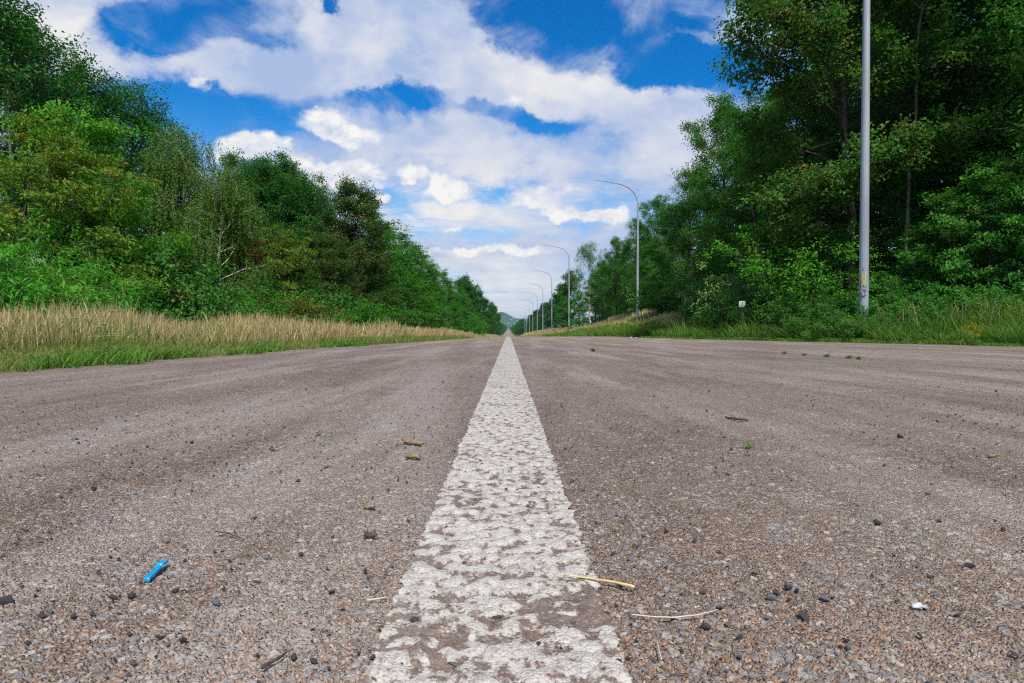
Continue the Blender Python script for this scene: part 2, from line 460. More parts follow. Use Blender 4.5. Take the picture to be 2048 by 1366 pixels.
def build_road():
    mat = mat_road()
    ys = row_ys(); NI, NO = 1300, 14
    rows = []
    lx, rx = left_x(ys)-.25, right_x(ys)+.25
    w = np.where(ys < 0, 1.0, ys*.93+.75)
    a, b = np.maximum(-w, lx+.02), np.minimum(w, rx-.02)
    t = np.linspace(0, 1, NI)
    inner = a[:, None]+(b-a)[:, None]*t
    to = np.linspace(0, 1, NO, endpoint=False)
    L = lx[:, None]+(a-lx)[:, None]*to
    R = (b[:, None]+(rx-b)[:, None]*np.linspace(0, 1, NO+1)[1:])
    xs = np.concatenate([L, inner, R], 1); nc = xs.shape[1]
    Y = np.repeat(ys[:, None], nc, 1)
    V1 = np.stack([xs, Y, road_z(xs, Y)], -1).reshape(-1, 3)
    Q1 = grid_quads(len(ys), nc)
    yf = np.concatenate([np.arange(33, 140, 1.0), np.geomspace(140, 3200, 160)])
    tt = np.linspace(0, 1, 25)
    lf, rf = left_x(yf)-.2, right_x(yf)+.2
    xf = lf[:, None]+(rf-lf)[:, None]*tt; Yf = np.repeat(yf[:, None], 25, 1)
    V2 = np.stack([xf, Yf, road_z(xf, Yf)], -1).reshape(-1, 3)
    V = np.concatenate([V1, V2]); Q = np.concatenate([Q1, grid_quads(len(yf), 25, len(V1))])
    e = np.minimum(V[:, 0]-left_x(V[:, 1]), right_x(V[:, 1])-V[:, 0])
    edge = np.clip(1-e/np.where(V[:, 0] < 0, .55, 1.1), 0, 1.3)
    tint = np.stack([edge, edge, edge], 1)
    o = mesh_obj('road', quads_mesh('road', V, Q, mat, tint, True, V[:, :2]))
    tag(o, 'worn dusty grey asphalt road running straight to the horizon', 'road', kind='structure')
    # the painted line
    pm = mat_paint()
    yl = ys[ys > .1]; xl = np.linspace(LINE_X-.118, LINE_X+.118, 190)
    XX, YY = np.meshgrid(xl, yl)
    V1 = np.stack([XX, YY, road_z(XX, YY)+.002], -1).reshape(-1, 3); Q1 = grid_quads(len(yl), 190)
    yf = np.concatenate([np.arange(33, 140, 1.0), np.geomspace(140, 3000, 120)])
    XX, YY = np.meshgrid(np.linspace(LINE_X-.118, LINE_X+.118, 3), yf)
    V2 = np.stack([XX, YY, road_z(XX, YY)+.012], -1).reshape(-1, 3)
    V = np.concatenate([V1, V2]); Q = np.concatenate([Q1, grid_quads(len(yf), 3, len(V1))])
    o = mesh_obj('road_marking', quads_mesh('road_marking', V, Q, pm, None, True, V[:, :2]))
    tag(o, 'worn white centre line painted along the road', 'road marking', kind='structure')

def build_ground():
    m, nt, out = new_mat('verge_soil')
    p = texco('Object'); n = noise(p, 1.4, 6, .65); n2 = noise(p, 14.0, 4, .6)
    c = mix(sstep(n, .38, .62), (.10, .085, .045), (.055, .085, .025))
    c = mix(sstep(n2, .5, .75)*.6, c, (.20, .155, .09))
    x, y, z = sep(p)
    dry = sstep(y, 250.0, 700.0)
    c = mix(dry*.8, c, (.30, .25, .13))
    b = principled(c, .95, .1, 0, bump(n2, .6, .05)); nt.links.new(b.outputs[0], out.inputs[0])
    xs = np.concatenate([-np.geomspace(6000, 30, 24), np.arange(-28, -14, 1.0), np.arange(-14, 16, .35), np.arange(16, 30, 1.0), np.geomspace(31, 6000, 24)])
    ys = np.concatenate([np.array([-400, -150, -80, -50]), np.arange(-30, 0, 2.0), np.arange(0, 60, .5), np.arange(60, 160, 2.0), np.geomspace(160, 9000, 90)])
    XX, YY = np.meshgrid(xs, ys)
    Z = ground_z(XX, YY)
    on = (XX > left_x(YY)-.12) & (XX < right_x(YY)+.12)
    Z = np.where(on, Z-.07, Z)
    Z = Z+.004
    V = np.stack([XX, YY, Z], -1).reshape(-1, 3)
    o = mesh_obj('ground', quads_mesh('ground', V, grid_quads(len(ys), len(xs)), m, None, True))
    tag(o, 'grassy soil of the verges and the land beyond', 'ground', kind='structure')

def build_hills():
    m, nt, out = new_mat('hill_woods')
    p = texco('Object'); n = noise(p, .02, 5, .65); n2 = noise(p, .004, 4, .6)
    c = mix(sstep(n, .35, .65), (.03, .06, .02), (.07, .115, .035))
    c = mix(sstep(n2, .56, .62), c, (.22, .22, .09))
    b = principled(c, .95, .1, 0, bump(n, 1.0, 6.0)); nt.links.new(b.outputs[0], out.inputs[0])
    xs = np.linspace(-2600, 2600, 200); ys = np.linspace(3900, 6200, 70)
    XX, YY = np.meshgrid(xs, ys)
    D = 5000.0
    def hump(cx, cy, rx, ry, h): return h*np.exp(-((XX-cx)/rx)**2-((YY-cy)/ry)**2)
    Z = 5 + hump(-75, 5000, 120, 500, 62) + hump(-40, 5000, 70, 400, 24) + hump(160, 5200, 300, 600, 78) + hump(-500, 5200, 420, 600, 80) + hump(900, 5400, 600, 500, 90) + hump(-1500, 5400, 700, 500, 95)
    Z += 6*np.sin(XX*.021)*np.sin(YY*.013+1) + 3*np.sin(XX*.07+YY*.03) + 2.5*np.sin(XX*.19+1)
    edge = sm((YY-3900)/400)
    Z = 2+(Z-2)*edge
    V = np.stack([XX, YY, Z], -1).reshape(-1, 3)
    o = mesh_obj('hills', quads_mesh('hills', V, grid_quads(70, 200), m, None, True))
    tag(o, 'distant wooded hills at the end of the road', 'hills', kind='structure')
# ------------------------------------------------------------------ foliage
def leaf_mat(name, dark, light, warm, trans=.40, rough=.55, spec=.22):
    m, nt, out = new_mat(name)
    r, g, b = sep(attr('tint'))
    c = mix(r, dark, light); c = mix(g, c, warm)
    p = principled(c, rough, spec)
    tr = nt.nodes.new('ShaderNodeBsdfTranslucent')
    X.link(mix(1.0, c, (1.25, 1.35, .75), 'MULTIPLY'), tr.inputs[0])
    mx = nt.nodes.new('ShaderNodeMixShader'); mx.inputs[0].default_value = trans
    nt.links.new(p.outputs[0], mx.inputs[1]); nt.links.new(tr.outputs[0], mx.inputs[2])
    nt.links.new(mx.outputs[0], out.inputs[0])
    return m

def bark_mat(name, c1, c2, c3=None, scale=9.0, stretch=(1, 1, .22), b_amt=.8):
    m, nt, out = new_mat(name)
    p = texco('Object'); ps = vm('MULTIPLY', p, stretch)
    n = noise(ps, scale*2, 5, .65); n2 = noise(p, 1.7, 3, .6)
    c = mix(sstep(n, .35, .65), c1, c2)
    if c3: c = mix(sstep(n2, .5, .68)*.75, c, c3)
    b = principled(c, .85, .15, 0, bump(n, b_amt, .02)); nt.links.new(b.outputs[0], out.inputs[0])
    return m

def birch_bark():
    m, nt, out = new_mat('birch_bark')
    p = texco('Object')
    n = noise(vm('MULTIPLY', p, (1, 1, 5)), 6.0, 4, .6)
    c = mix(sstep(n, .52, .60), (.62, .58, .52), (.06, .05, .045))
    b = principled(c, .7, .2, 0, bump(n, .4, .01)); nt.links.new(b.outputs[0], out.inputs[0])
    return m

MAT = {}
def flora_mats():
    M = MAT
    M['oak'] = leaf_mat('oak_leaf', (0.013, 0.083, 0.010), (0.045, 0.213, 0.019), (0.159, 0.206, 0.020))
    M['lime'] = leaf_mat('lime_leaf', (0.045, 0.190, 0.012), (0.130, 0.396, 0.025), (0.249, 0.316, 0.031), .42)
    M['gold'] = leaf_mat('yellowing_leaf', (0.063, 0.153, 0.013), (0.168, 0.296, 0.027), (.31, .21, .03), .42)
    M['birch'] = leaf_mat('birch_leaf', (0.045, 0.139, 0.016), (0.113, 0.261, 0.035), (0.243, 0.186, 0.036), .4)
    M['poplar'] = leaf_mat('poplar_leaf', (0.016, 0.098, 0.019), (0.051, 0.221, 0.035), (0.113, 0.206, 0.031))
    M['maple'] = leaf_mat('maple_leaf', (0.027, 0.087, 0.012), (0.084, 0.168, 0.025), (.19, .11, .03), .4)
    M['bigleaf'] = leaf_mat('big_maple_leaf', (0.025, 0.102, 0.013), (0.084, 0.230, 0.027), (.22, .18, .035), .45)
    M['hornbeam'] = leaf_mat('hornbeam_leaf', (0.020, 0.135, 0.010), (0.066, 0.293, 0.019), (0.181, 0.237, 0.020), .4)
    M['rust'] = leaf_mat('rusty_leaf', (.13, .07, .02), (.26, .14, .05), (.32, .10, .04), .35)
    M['willow'] = leaf_mat('willow_leaf', (0.039, 0.206, 0.016), (0.136, 0.458, 0.041), (0.227, 0.379, 0.051), .42)
    M['bramble'] = leaf_mat('bramble_leaf', (0.021, 0.112, 0.014), (0.084, 0.274, 0.031), (0.250, 0.237, 0.062), .38)
    M['ash'] = leaf_mat('ash_leaf', (0.020, 0.107, 0.012), (0.080, 0.275, 0.025), (0.160, 0.204, 0.030), .48)
    M['pale'] = leaf_mat('elder_leaf', (0.057, 0.190, 0.031), (0.171, 0.379, 0.087), (0.340, 0.474, 0.143), .35)
    M['redbush'] = leaf_mat('reddish_leaf', (0.057, 0.126, 0.016), (0.136, 0.206, 0.031), (0.297, 0.132, 0.042), .35)
    M['far'] = leaf_mat('far_leaf', (0.012, 0.066, 0.012), (0.039, 0.158, 0.020), (0.091, 0.158, 0.020))
    M['nettle'] = leaf_mat('nettle_leaf', (0.022, 0.134, 0.015), (0.089, 0.306, 0.031), (0.210, 0.306, 0.054), .4)
    M['straw'] = leaf_mat('dry_grass_blade', (.30, .21, .095), (.66, .52, .28), (.20, .23, .06), .35, .6)
    M['grass'] = leaf_mat('green_grass_blade', (.038, .125, .013), (.120, .280, .030), (.33, .29, .10), .4)
    M['bark'] = bark_mat('grey_bark', (.055, .045, .035), (.16, .135, .105), (.085, .105, .04))
    M['dark_bark'] = bark_mat('dark_bark', (.030, .026, .020), (.085, .070, .052))
    M['brown_bark'] = bark_mat('brown_bark', (.075, .055, .04), (.20, .155, .115), (.10, .12, .05))
    M['dead_bark'] = bark_mat('dead_wood', (.13, .11, .10), (.33, .29, .27))
    M['birch_bark'] = birch_bark()
    M['twig'] = bark_mat('twig_bark', (.07, .055, .035), (.15, .12, .08))

def unit(a): return a/(np.linalg.norm(a, axis=-1, keepdims=True)+1e-9)

def leaves(rng, C, O, ll, lw, droop=.5, upb=.8, outb=.5, tint=None, rnd=.75, fold=.18, axis=None):
    """one folded four-sided leaf per centre C; O is the outward direction at each"""
    n = len(C)
    N = unit(np.array([0, 0, 1.0])*upb + O*outb + rng.normal(0, rnd, (n, 3)))
    D = (axis if axis is not None else O*.8) + rng.normal(0, .7, (n, 3)); D[:, 2] -= droop
    D = unit(D-N*np.sum(D*N, 1, keepdims=True)); S = np.cross(D, N)
    s = rng.uniform(.65, 1.25, (n, 1)); l = ll*s; w = lw*s
    b = C-D*l*.5; t = C+D*l*.5 - np.array([0, 0, 1.0])*l*.12
    m = C+D*l*-.08
    L = m+S*w*.5+N*w*fold; R = m-S*w*.5+N*w*fold
    V = np.stack([b, R, t, L], 1).reshape(-1, 3)
    Q = np.arange(n*4).reshape(-1, 4)
    T = np.repeat(tint, 4, 0)
    return V, Q, T

def clump_leaves(rng, K, n, rad, flat, ll, lw, centre_axis, spread=.20, base_light=.42, warm=.08, droop=.5, upb=.8, outb=.5, hang=0.0):
    """K clump centres -> n leaves in each"""
    k = len(K); per = rng.integers(int(n*.6), int(n*1.4)+1, k)
    idx = np.repeat(np.arange(k), per); m = len(idx)
    r = rad*rng.uniform(.65, 1.25, k)
    g = rng.normal(0, .48, (m, 3)); g = g/np.maximum(1, np.linalg.norm(g, axis=1, keepdims=True)/1.15)
    P = K[idx]+g*r[idx][:, None]*np.array([1, 1, flat])
    if hang: P[:, 2] -= hang*np.abs(rng.normal(0, 1, m))*r[idx]
    O = P-centre_axis(P); O = unit(O)
    cl = np.clip(base_light+rng.normal(0, spread, k), 0, 1)[idx]
    R = np.clip(cl+rng.normal(0, .17, m), 0, 1)
    cw = np.where(rng.random(k) < warm*1.5, rng.uniform(.3, .8, k), rng.uniform(0, warm, k))[idx]
    W = np.clip(cw+rng.normal(0, .08, m)+(rng.random(m) < warm*.3)*.6, 0, 1)
    return leaves(rng, P, O, ll, lw, droop, upb, outb, np.stack([R, W, rng.random(m)], 1))

def bend_path(rng, p0, d0, L, n, grav, wob):
    pts = [np.array(p0, float)]; d = unit(np.array(d0, float))
    for i in range(n):
        d = unit(d+rng.normal(0, wob, 3)+np.array([0, 0, grav]))
        pts.append(pts[-1]+d*L/n)
    return np.array(pts)

def gen_tree(seed, H=10, hb=2.0, R=3.0, nl=26, prof=None, el=(5, 65), grav=.02, sub=6, subL=.42, clump=30, crad=.5, flat=.7,
             ll=.12, lw=.07, trunk=.16, sway=.05, leaf='oak', bark='dark_bark', light=.42, warm=.06, spread=.2, droop=.5, stems=1,
             hang=0.0, strands=None, upb=.8, outb=.5, inner=.3, lenvar=(.7, 1.15), top=.93, dens=1.0, wob=.16, bbark=None, thick=.018):
    """returns (trunk mesh, branch mesh, crown mesh) in tree space, foot at the origin"""
    rng = np.random.default_rng(seed)
    prof = prof or (lambda t: (max(0, 1-((t-.35)/.72)**2))**.6)
    tr, br = MB(), MB(); K = []; SP = []
    trunks = []
    for s in range(stems):
        n = 12; zz = np.linspace(0, H*top, n+1)
        a = rng.uniform(0, 6.28)
        lean = 0 if stems == 1 else R*.45
        q = np.cumsum(rng.normal(0, sway, (n+1, 2)), 0)*H/10; q -= q[0]
        off = np.array([math.cos(a), math.sin(a)])*lean*(zz/H)[:, None]**1.0
        path = np.column_stack([q+off, zz])
        sc = 1.0 if s == 0 else rng.uniform(.6, .95)
        path[:, 2] *= sc
        rad = trunk*(1-zz/(H*top)*.93)**.85*(1 if s == 0 else .75)
        rad[0] *= 1.35
        tr.tube(path, rad, 9); trunks.append((path, rad, sc))
    per = max(3, nl//stems)
    for path, rad, sc in trunks:
        hs = path[:, 2]
        for i in range(per):
            t = (i+rng.uniform(.1, .9))/per
            z = (hb+(H*top-hb)*t**.9)*sc
            c = np.array([np.interp(z, hs, path[:, 0]), np.interp(z, hs, path[:, 1]), z])
            az = i*2.39996+rng.normal(0, .35)
            L = R*prof(t)*rng.uniform(*lenvar)+.25
            e = math.radians(el[0]+(el[1]-el[0])*t+rng.normal(0, 9))
            d = np.array([math.cos(az)*math.cos(e), math.sin(az)*math.cos(e), math.sin(e)])
            P = bend_path(rng, c, d, L, 7, grav, wob)
            r0 = min(np.interp(z, hs, rad)*.62, thick*L+.010)
            br.tube(P, np.linspace(r0, .006, len(P)), 5)
            ns = max(2, int(round(sub*L/R*dens)))
            K.append(P[-1]); 
            for _ in range(ns):
                f = inner+(1-inner)*rng.random()**.8
                j = f*7; k0 = min(6, int(j)); b0 = P[k0]+(P[k0+1]-P[k0])*(j-k0)
                dd = unit(P[k0+1]-P[k0]); side = unit(np.cross(dd, [0, 0, 1])+1e-6)
                sgn = rng.choice([-1, 1])
                d2 = unit(dd*rng.uniform(.4, 1)+side*sgn*rng.uniform(.4, 1.1)+np.array([0, 0, rng.normal(.12, .3)]))
                l2 = subL*R*rng.uniform(.45, 1.1)*(1.15-.5*f)
                S = bend_path(rng, b0, d2, l2, 4, grav*1.3, .22)
                br.tube(S, np.linspace(max(.006, r0*.35), .003, len(S)), 3)
                K.append(S[-1]); K.append(S[-2]*.6+S[-3]*.4)
                SP += [S[-1], S[-2], S[-3]]
    K = np.array(K)
    ctr = np.column_stack([np.interp(trunks[0][0][:, 2], trunks[0][0][:, 2], trunks[0][0][:, 0]), trunks[0][0][:, 1], trunks[0][0][:, 2]])
    def axis(P):
        z = np.clip(P[:, 2]-.25*R, hb*.8, H*.8)
        return np.column_stack([np.interp(z, ctr[:, 2], ctr[:, 0]), np.interp(z, ctr[:, 2], ctr[:, 1]), z])
    cr = MB()
    if strands:
        slen, sn = strands
        pts = []; ax = []; tl = []
        for s0 in SP:
            for _ in range(2):
                L = slen*rng.uniform(.35, 1.2); k = max(3, int(sn*L/slen))
                h = rng.normal(0, .16, 3)
                q = np.linspace(0, 1, k)
                line = s0+h*np.array([1, 1, .5])+np.column_stack([h[0]*q*1.3, h[1]*q*1.3, -L*q])
                line += rng.normal(0, .03, line.shape)
                pts.append(line); tl.append(np.full(k, np.clip(light+rng.normal(0, spread), 0, 1)))
        P = np.concatenate(pts); R1 = np.clip(np.concatenate(tl)+rng.normal(0, .15, len(P)), 0, 1)
        W = np.clip(rng.normal(warm, .1, len(P))+(rng.random(len(P)) < warm*.5)*.5, 0, 1)
        cr.add(*leaves(rng, P, unit(P-axis(P)), ll, lw, 1.4, .4, .6, np.stack([R1, W, R1], 1)))
        K = K[rng.random(len(K)) < .45]
    cr.add(*clump_leaves(rng, K, clump, crad, flat, ll, lw, axis, spread, light, warm, droop, upb, outb, hang))
    nm = leaf
    return (tr.mesh(nm+'_trunk', MAT[bark]), br.mesh(nm+'_branches', MAT[bbark or bark]), cr.mesh(nm+'_crown', MAT[leaf], smooth=False))

def gen_bush(seed, H=1.8, R=1.3, stems=14, clump=26, crad=.26, ll=.09, lw=.04, leaf='bramble', light=.45, warm=.08, spread=.2, droop=.5, arch=-.06,
             low=.15, flat=.7, sub=5, stem_r=.012, upb=.8, hang=0.0, el=(35, 88)):
    rng = np.random.default_rng(seed); br = MB(); K = []
    for i in range(stems):
        az = i*2.39996+rng.normal(0, .3); e = math.radians(rng.uniform(*el))
        hx = R*.30*rng.random()**.5
        b = np.array([math.cos(az)*hx, math.sin(az)*hx, 0])
        d = np.array([math.cos(az)*math.cos(e), math.sin(az)*math.cos(e), math.sin(e)])
        L = 1.0/math.sqrt((math.cos(e)/R)**2+(math.sin(e)/H)**2)*rng.uniform(.75, 1.1)
        P = bend_path(rng, b, d, L, 8, arch, .12)
        br.tube(P, np.linspace(stem_r, .003, len(P)), 4)
        for f in np.linspace(low, 1, max(3, int(sub*L/H*1.2))):
            j = f*8; k0 = min(7, int(j)); c = P[k0]+(P[k0+1]-P[k0])*(j-k0)
            c = c+rng.normal(0, .10*R, 3)*np.array([1, 1, .6]); c[2] = max(c[2], .08)
            K.append(c)
    K = np.array(K)
    cr = MB()
    def axis(P): return np.column_stack([P[:, 0]*.1, P[:, 1]*.1, np.clip(P[:, 2]*.6-.2*H, 0, None)])
    V, Q, T = clump_leaves(rng, K, clump, crad, flat, ll, lw, axis, spread, light, warm, droop, upb, .5, hang)
    V[:, 2] = np.maximum(V[:, 2], .01)
    cr.add(V, Q, T)
    return (None, br.mesh(leaf+'_stems', MAT['twig']), cr.mesh(leaf+'_foliage', MAT[leaf], smooth=False))

PROTO = {}
def plant(kind, x, y, H, label, name=None, cat=None, group=None, rz=None, wide=1.0, sink=.06):
    """stand one plant of a kind on the ground: an Empty with its own trunk / branches / crown objects (mesh data shared between copies)"""
    meshes, H0, kn, kc = PROTO[kind]
    plant.n += 1
    rnd = random.Random(plant.n*7919)
    o = empty(name or kn, (x, y, float(ground_z(x, y))-sink), rnd.uniform(0, 6.28) if rz is None else rz, label, cat or kc, group)
    s = H/H0
    o.scale = (s*wide, s*wide, s)
    tree = meshes[0] is not None
    for nm, me in zip(('trunk', 'branches', 'crown') if tree else ('', 'stems', 'foliage'), meshes):
        if me is not None: mesh_obj(nm, me, o)
    return o
plant.n = 0

def protos():
    P = PROTO
    cone = lambda t: max(.10, (1-t)**.75)*(.75+.25*min(1, t*6))
    egg = lambda t: (max(.02, 1-((t-.3)/.74)**2))**.6
    tall = lambda t: (max(.02, 1-((t-.45)/.60)**2))**.5
    P['oak'] = (gen_tree(11, 11, 1.2, 3.4, 44, egg, (0, 70), .03, 8, .40, 34, .46, .75, .125, .075, .2, leaf='oak', light=.42), 11.3, 'oak_tree', 'tree')
    P['oak2'] = (gen_tree(12, 11, 1.0, 3.2, 46, tall, (5, 75), .03, 8, .42, 32, .44, .8, .12, .07, .18, leaf='oak', light=.36, lenvar=(.6, 1.25)), 11.5, 'oak_tree', 'tree')
    P['lime'] = (gen_tree(21, 7, .5, 2.3, 42, egg, (-5, 60), -.05, 8, .45, 34, .36, .6, .13, .065, .1, leaf='lime', light=.5, droop=1.1, hang=.35), 7.1, 'lime_tree', 'tree')
    P['gold'] = (gen_tree(22, 4.4, .9, 2.2, 34, lambda t: (max(.05, 1-((t-.35)/.8)**2))**.5, (5, 50), -.04, 9, .45, 34, .26, .5, .10, .05, .07, leaf='gold', light=.45, warm=.07, droop=.8), 4.5, 'maple_sapling', 'tree')
    P['birch'] = (gen_tree(31, 9, 1.0, 2.3, 40, lambda t: (max(.03, 1-((t-.38)/.68)**2))**.7, (20, 72), -.04, 6, .36, 20, .30, 1.0, .085, .055, .09, .06, 'birch', 'birch_bark', .45, .10, strands=(1.5, 36), inner=.25), 9.2, 'birch_tree', 'tree')
    P['birch2'] = (gen_tree(32, 9, 1.4, 2.6, 40, lambda t: (max(.03, 1-((t-.45)/.62)**2))**.7, (30, 75), -.03, 7, .36, 34, .36, 1.0, .085, .055, .09, .07, 'birch', 'birch_bark', .5, .03, strands=(.6, 11), inner=.3), 9.3, 'birch_tree', 'tree')
    P['poplar'] = (gen_tree(41, 11, .9, 2.8, 56, tall, (25, 80), .05, 8, .40, 34, .42, .9, .11, .08, .15, leaf='poplar', light=.45, lenvar=(.7, 1.2)), 11.6, 'poplar_tree', 'tree')
    P['maple'] = (gen_tree(51, 9, .7, 3.0, 56, egg, (5, 72), .03, 9, .40, 42, .42, .7, .115, .08, .15, leaf='maple', light=.5, warm=.05, lenvar=(.65, 1.2)), 9.4, 'maple_tree', 'tree')
    P['hornbeam'] = (gen_tree(61, 7.5, .15, 2.4, 72, cone, (8, 60), .02, 8, .42, 26, .33, .38, .105, .06, .11, leaf='hornbeam', light=.45, warm=.05), 7.6, 'hornbeam_tree', 'tree')
    P['hornbeam2'] = (gen_tree(62, 7.5, .15, 2.3, 70, lambda t: max(.10, (1-t)**.6)*(.8+.2*min(1, t*5)), (10, 65), .02, 8, .42, 26, .33, .40, .10, .06, .11, leaf='hornbeam', light=.38, warm=.08), 7.7, 'hornbeam_tree', 'tree')
    P['rust'] = (gen_tree(71, 4.5, .8, 1.0, 26, egg, (15, 65), .0, 6, .45, 22, .24, .7, .09, .06, .05, leaf='rust', light=.45, warm=.3), 4.6, 'rust_leaved_tree', 'tree')
    P['ash'] = (gen_tree(81, 13, .8, 3.8, 56, tall, (-2, 68), .02, 9, .38, 46, .52, .7, .14, .075, .2, leaf='ash', light=.48, warm=.05), 13.3, 'ash_tree', 'tree')
    P['ash2'] = (gen_tree(82, 13, 1.5, 3.8, 50, egg, (0, 70), .02, 9, .38, 44, .52, .7, .14, .075, .2, leaf='ash', light=.42, warm=.08), 13.3, 'ash_tree', 'tree')
    P['bigmaple'] = (gen_tree(99, 15, 2.2, 3.7, 70, lambda t: (max(.02, 1-((t-.42)/.70)**2))**.5, (0, 68), .01, 22, .34, 32, .42, .6, .125, .09, .165, .055, 'bigleaf', 'bark', .45, .08, dens=1.1, inner=.3, lenvar=(.7, 1.25), wob=.15, bbark='dark_bark', thick=.0115), 15.3, 'maple_tree', 'tree')
    P['slim'] = (gen_tree(92, 13, 6.5, 1.7, 16, None, (30, 75), .02, 6, .45, 22, .36, .7, .12, .08, .062, .10, 'ash', 'brown_bark', .5, .05, wob=.2), 13.2, 'slender_tree', 'tree')
    P['wood'] = (gen_tree(83, 14, 4.0, 3.6, 40, tall, (-8, 65), .01, 9, .40, 34, .50, .55, .15, .085, .14, .06, 'ash', 'dark_bark', .56, .04), 14.3, 'woodland_tree', 'tree')
    P['sapling'] = (gen_tree(84, 5, .4, 1.6, 30, egg, (10, 60), .0, 7, .45, 22, .28, .45, .13, .075, .04, .05, 'nettle', 'brown_bark', .5, .05, droop=.7), 5.1, 'sapling', 'tree')
    P['far'] = (gen_tree(15, 12, .5, 4.0, 34, egg, (0, 70), .03, 6, .42, 24, .75, .8, .30, .2, .2, leaf='far', light=.42), 12.3, 'broadleaf_tree', 'tree')
    P['far2'] = (gen_tree(16, 12, .5, 3.6, 34, tall, (10, 75), .03, 6, .42, 24, .70, .8, .28, .19, .2, leaf='oak', light=.4), 12.5, 'broadleaf_tree', 'tree')
    P['willow'] = (gen_bush(101, 2.2, 1.35, 26, 34, .26, .13, .026, 'willow', .5, .10, .2, .9, -.05, sub=8, hang=.2), 2.3, 'willow_bush', 'bush')
    P['willow2'] = (gen_bush(102, 2.0, 1.5, 26, 34, .26, .12, .03, 'willow', .42, .14, .2, .8, -.06, sub=8, hang=.1), 2.1, 'willow_bush', 'bush')
    P['redbush'] = (gen_bush(103, 1.5, 1.5, 30, 34, .2, .06, .03, 'redbush', .45, .30, .2, .3, -.04, sub=8), 1.6, 'reddish_bush', 'bush')
    P['bramble'] = (gen_bush(104, 1.5, 1.5, 28, 30, .24, .085, .055, 'bramble', .45, .06, .2, .5, -.08, sub=8), 1.6, 'bramble_bush', 'bush')
    P['hazel'] = (gen_bush(105, 2.6, 1.6, 28, 34, .28, .11, .08, 'bramble', .40, .05, .22, .5, -.03, sub=9), 2.7, 'hazel_bush', 'bush')
    P['greenbush'] = (gen_bush(106, 1.6, 1.2, 28, 36, .22, .075, .045, 'hornbeam', .5, .04, .2, .5, -.04, sub=8), 1.7, 'rounded_bush', 'bush')
    P['elder'] = (gen_bush(107, 3.2, 1.7, 24, 36, .34, .12, .06, 'pale', .45, .06, .2, .6, -.03, sub=9, low=.35), 3.3, 'elder_bush', 'bush')
    P['archbush'] = (gen_bush(108, 4.6, 2.2, 22, 34, .36, .11, .065, 'lime', .30, .02, .2, .5, -.09, sub=11, low=.4, stem_r=.022, flat=.5), 4.7, 'arching_bush', 'bush')
    P['nettles'] = (gen_bush(109, .95, .8, 34, 16, .12, .09, .05, 'nettle', .45, .06, .22, .7, -.02, sub=7, el=(60, 90), stem_r=.005), 1.0, 'nettle_patch', 'plant')

def dead_tree(x, y, H, label):
    rng = np.random.default_rng(5); tr, br = MB(), MB()
    path = np.column_stack([np.cumsum(rng.normal(0, .035, (12, 2)), 0), np.linspace(0, H, 12)])
    tr.tube(path, np.linspace(.075, .012, 12), 8)
    path2 = path*1.0; path2[:, 0] -= np.linspace(0, .45, 12); path2[:, 2] *= .86
    tr.tube(path2, np.linspace(.05, .01, 12), 7)
    for i in range(46):
        t = .28+.70*i/46; p = (path if i % 3 else path2); c = np.array([np.interp(t*H*.86, p[:, 2], p[:, k]) for k in range(3)])
        az = i*2.4; e = math.radians(rng.uniform(5, 50)); L = rng.uniform(.5, 1.5)*(1.25-t)
        P = bend_path(rng, c, [math.cos(az)*math.cos(e), math.sin(az)*math.cos(e), math.sin(e)], L, 6, -.02, .2)
        br.tube(P, np.linspace(.014, .003, 7), 4)
        for _ in range(6):
            k = rng.integers(2, 6); S = bend_path(rng, P[k], unit(P[k]-P[k-1]+rng.normal(0, .6, 3)), L*.4, 4, -.03, .25)
            br.tube(S, np.linspace(.006, .002, 5), 3)
    o = empty('dead_tree', (x, y, float(ground_z(x, y))-.05), 0, label, 'tree')
    mesh_obj('trunk', tr.mesh('dead_trunk', MAT['dead_bark']), o); mesh_obj('branches', br.mesh('dead_branches', MAT['dead_bark']), o)
# ------------------------------------------------------------------ where the trees and bushes stand
ORD = ['first', 'second', 'third', 'fourth', 'fifth', 'sixth', 'seventh', 'eighth', 'ninth', 'tenth', 'eleventh', 'twelfth', 'thirteenth', 'fourteenth', 'fifteenth', 'sixteenth', 'seventeenth', 'eighteenth', 'nineteenth', 'twentieth']
def T(kind, u, d, H, label, **k):
    x, y, z = at(u, d); return plant(kind, x, y, H, label, **k)

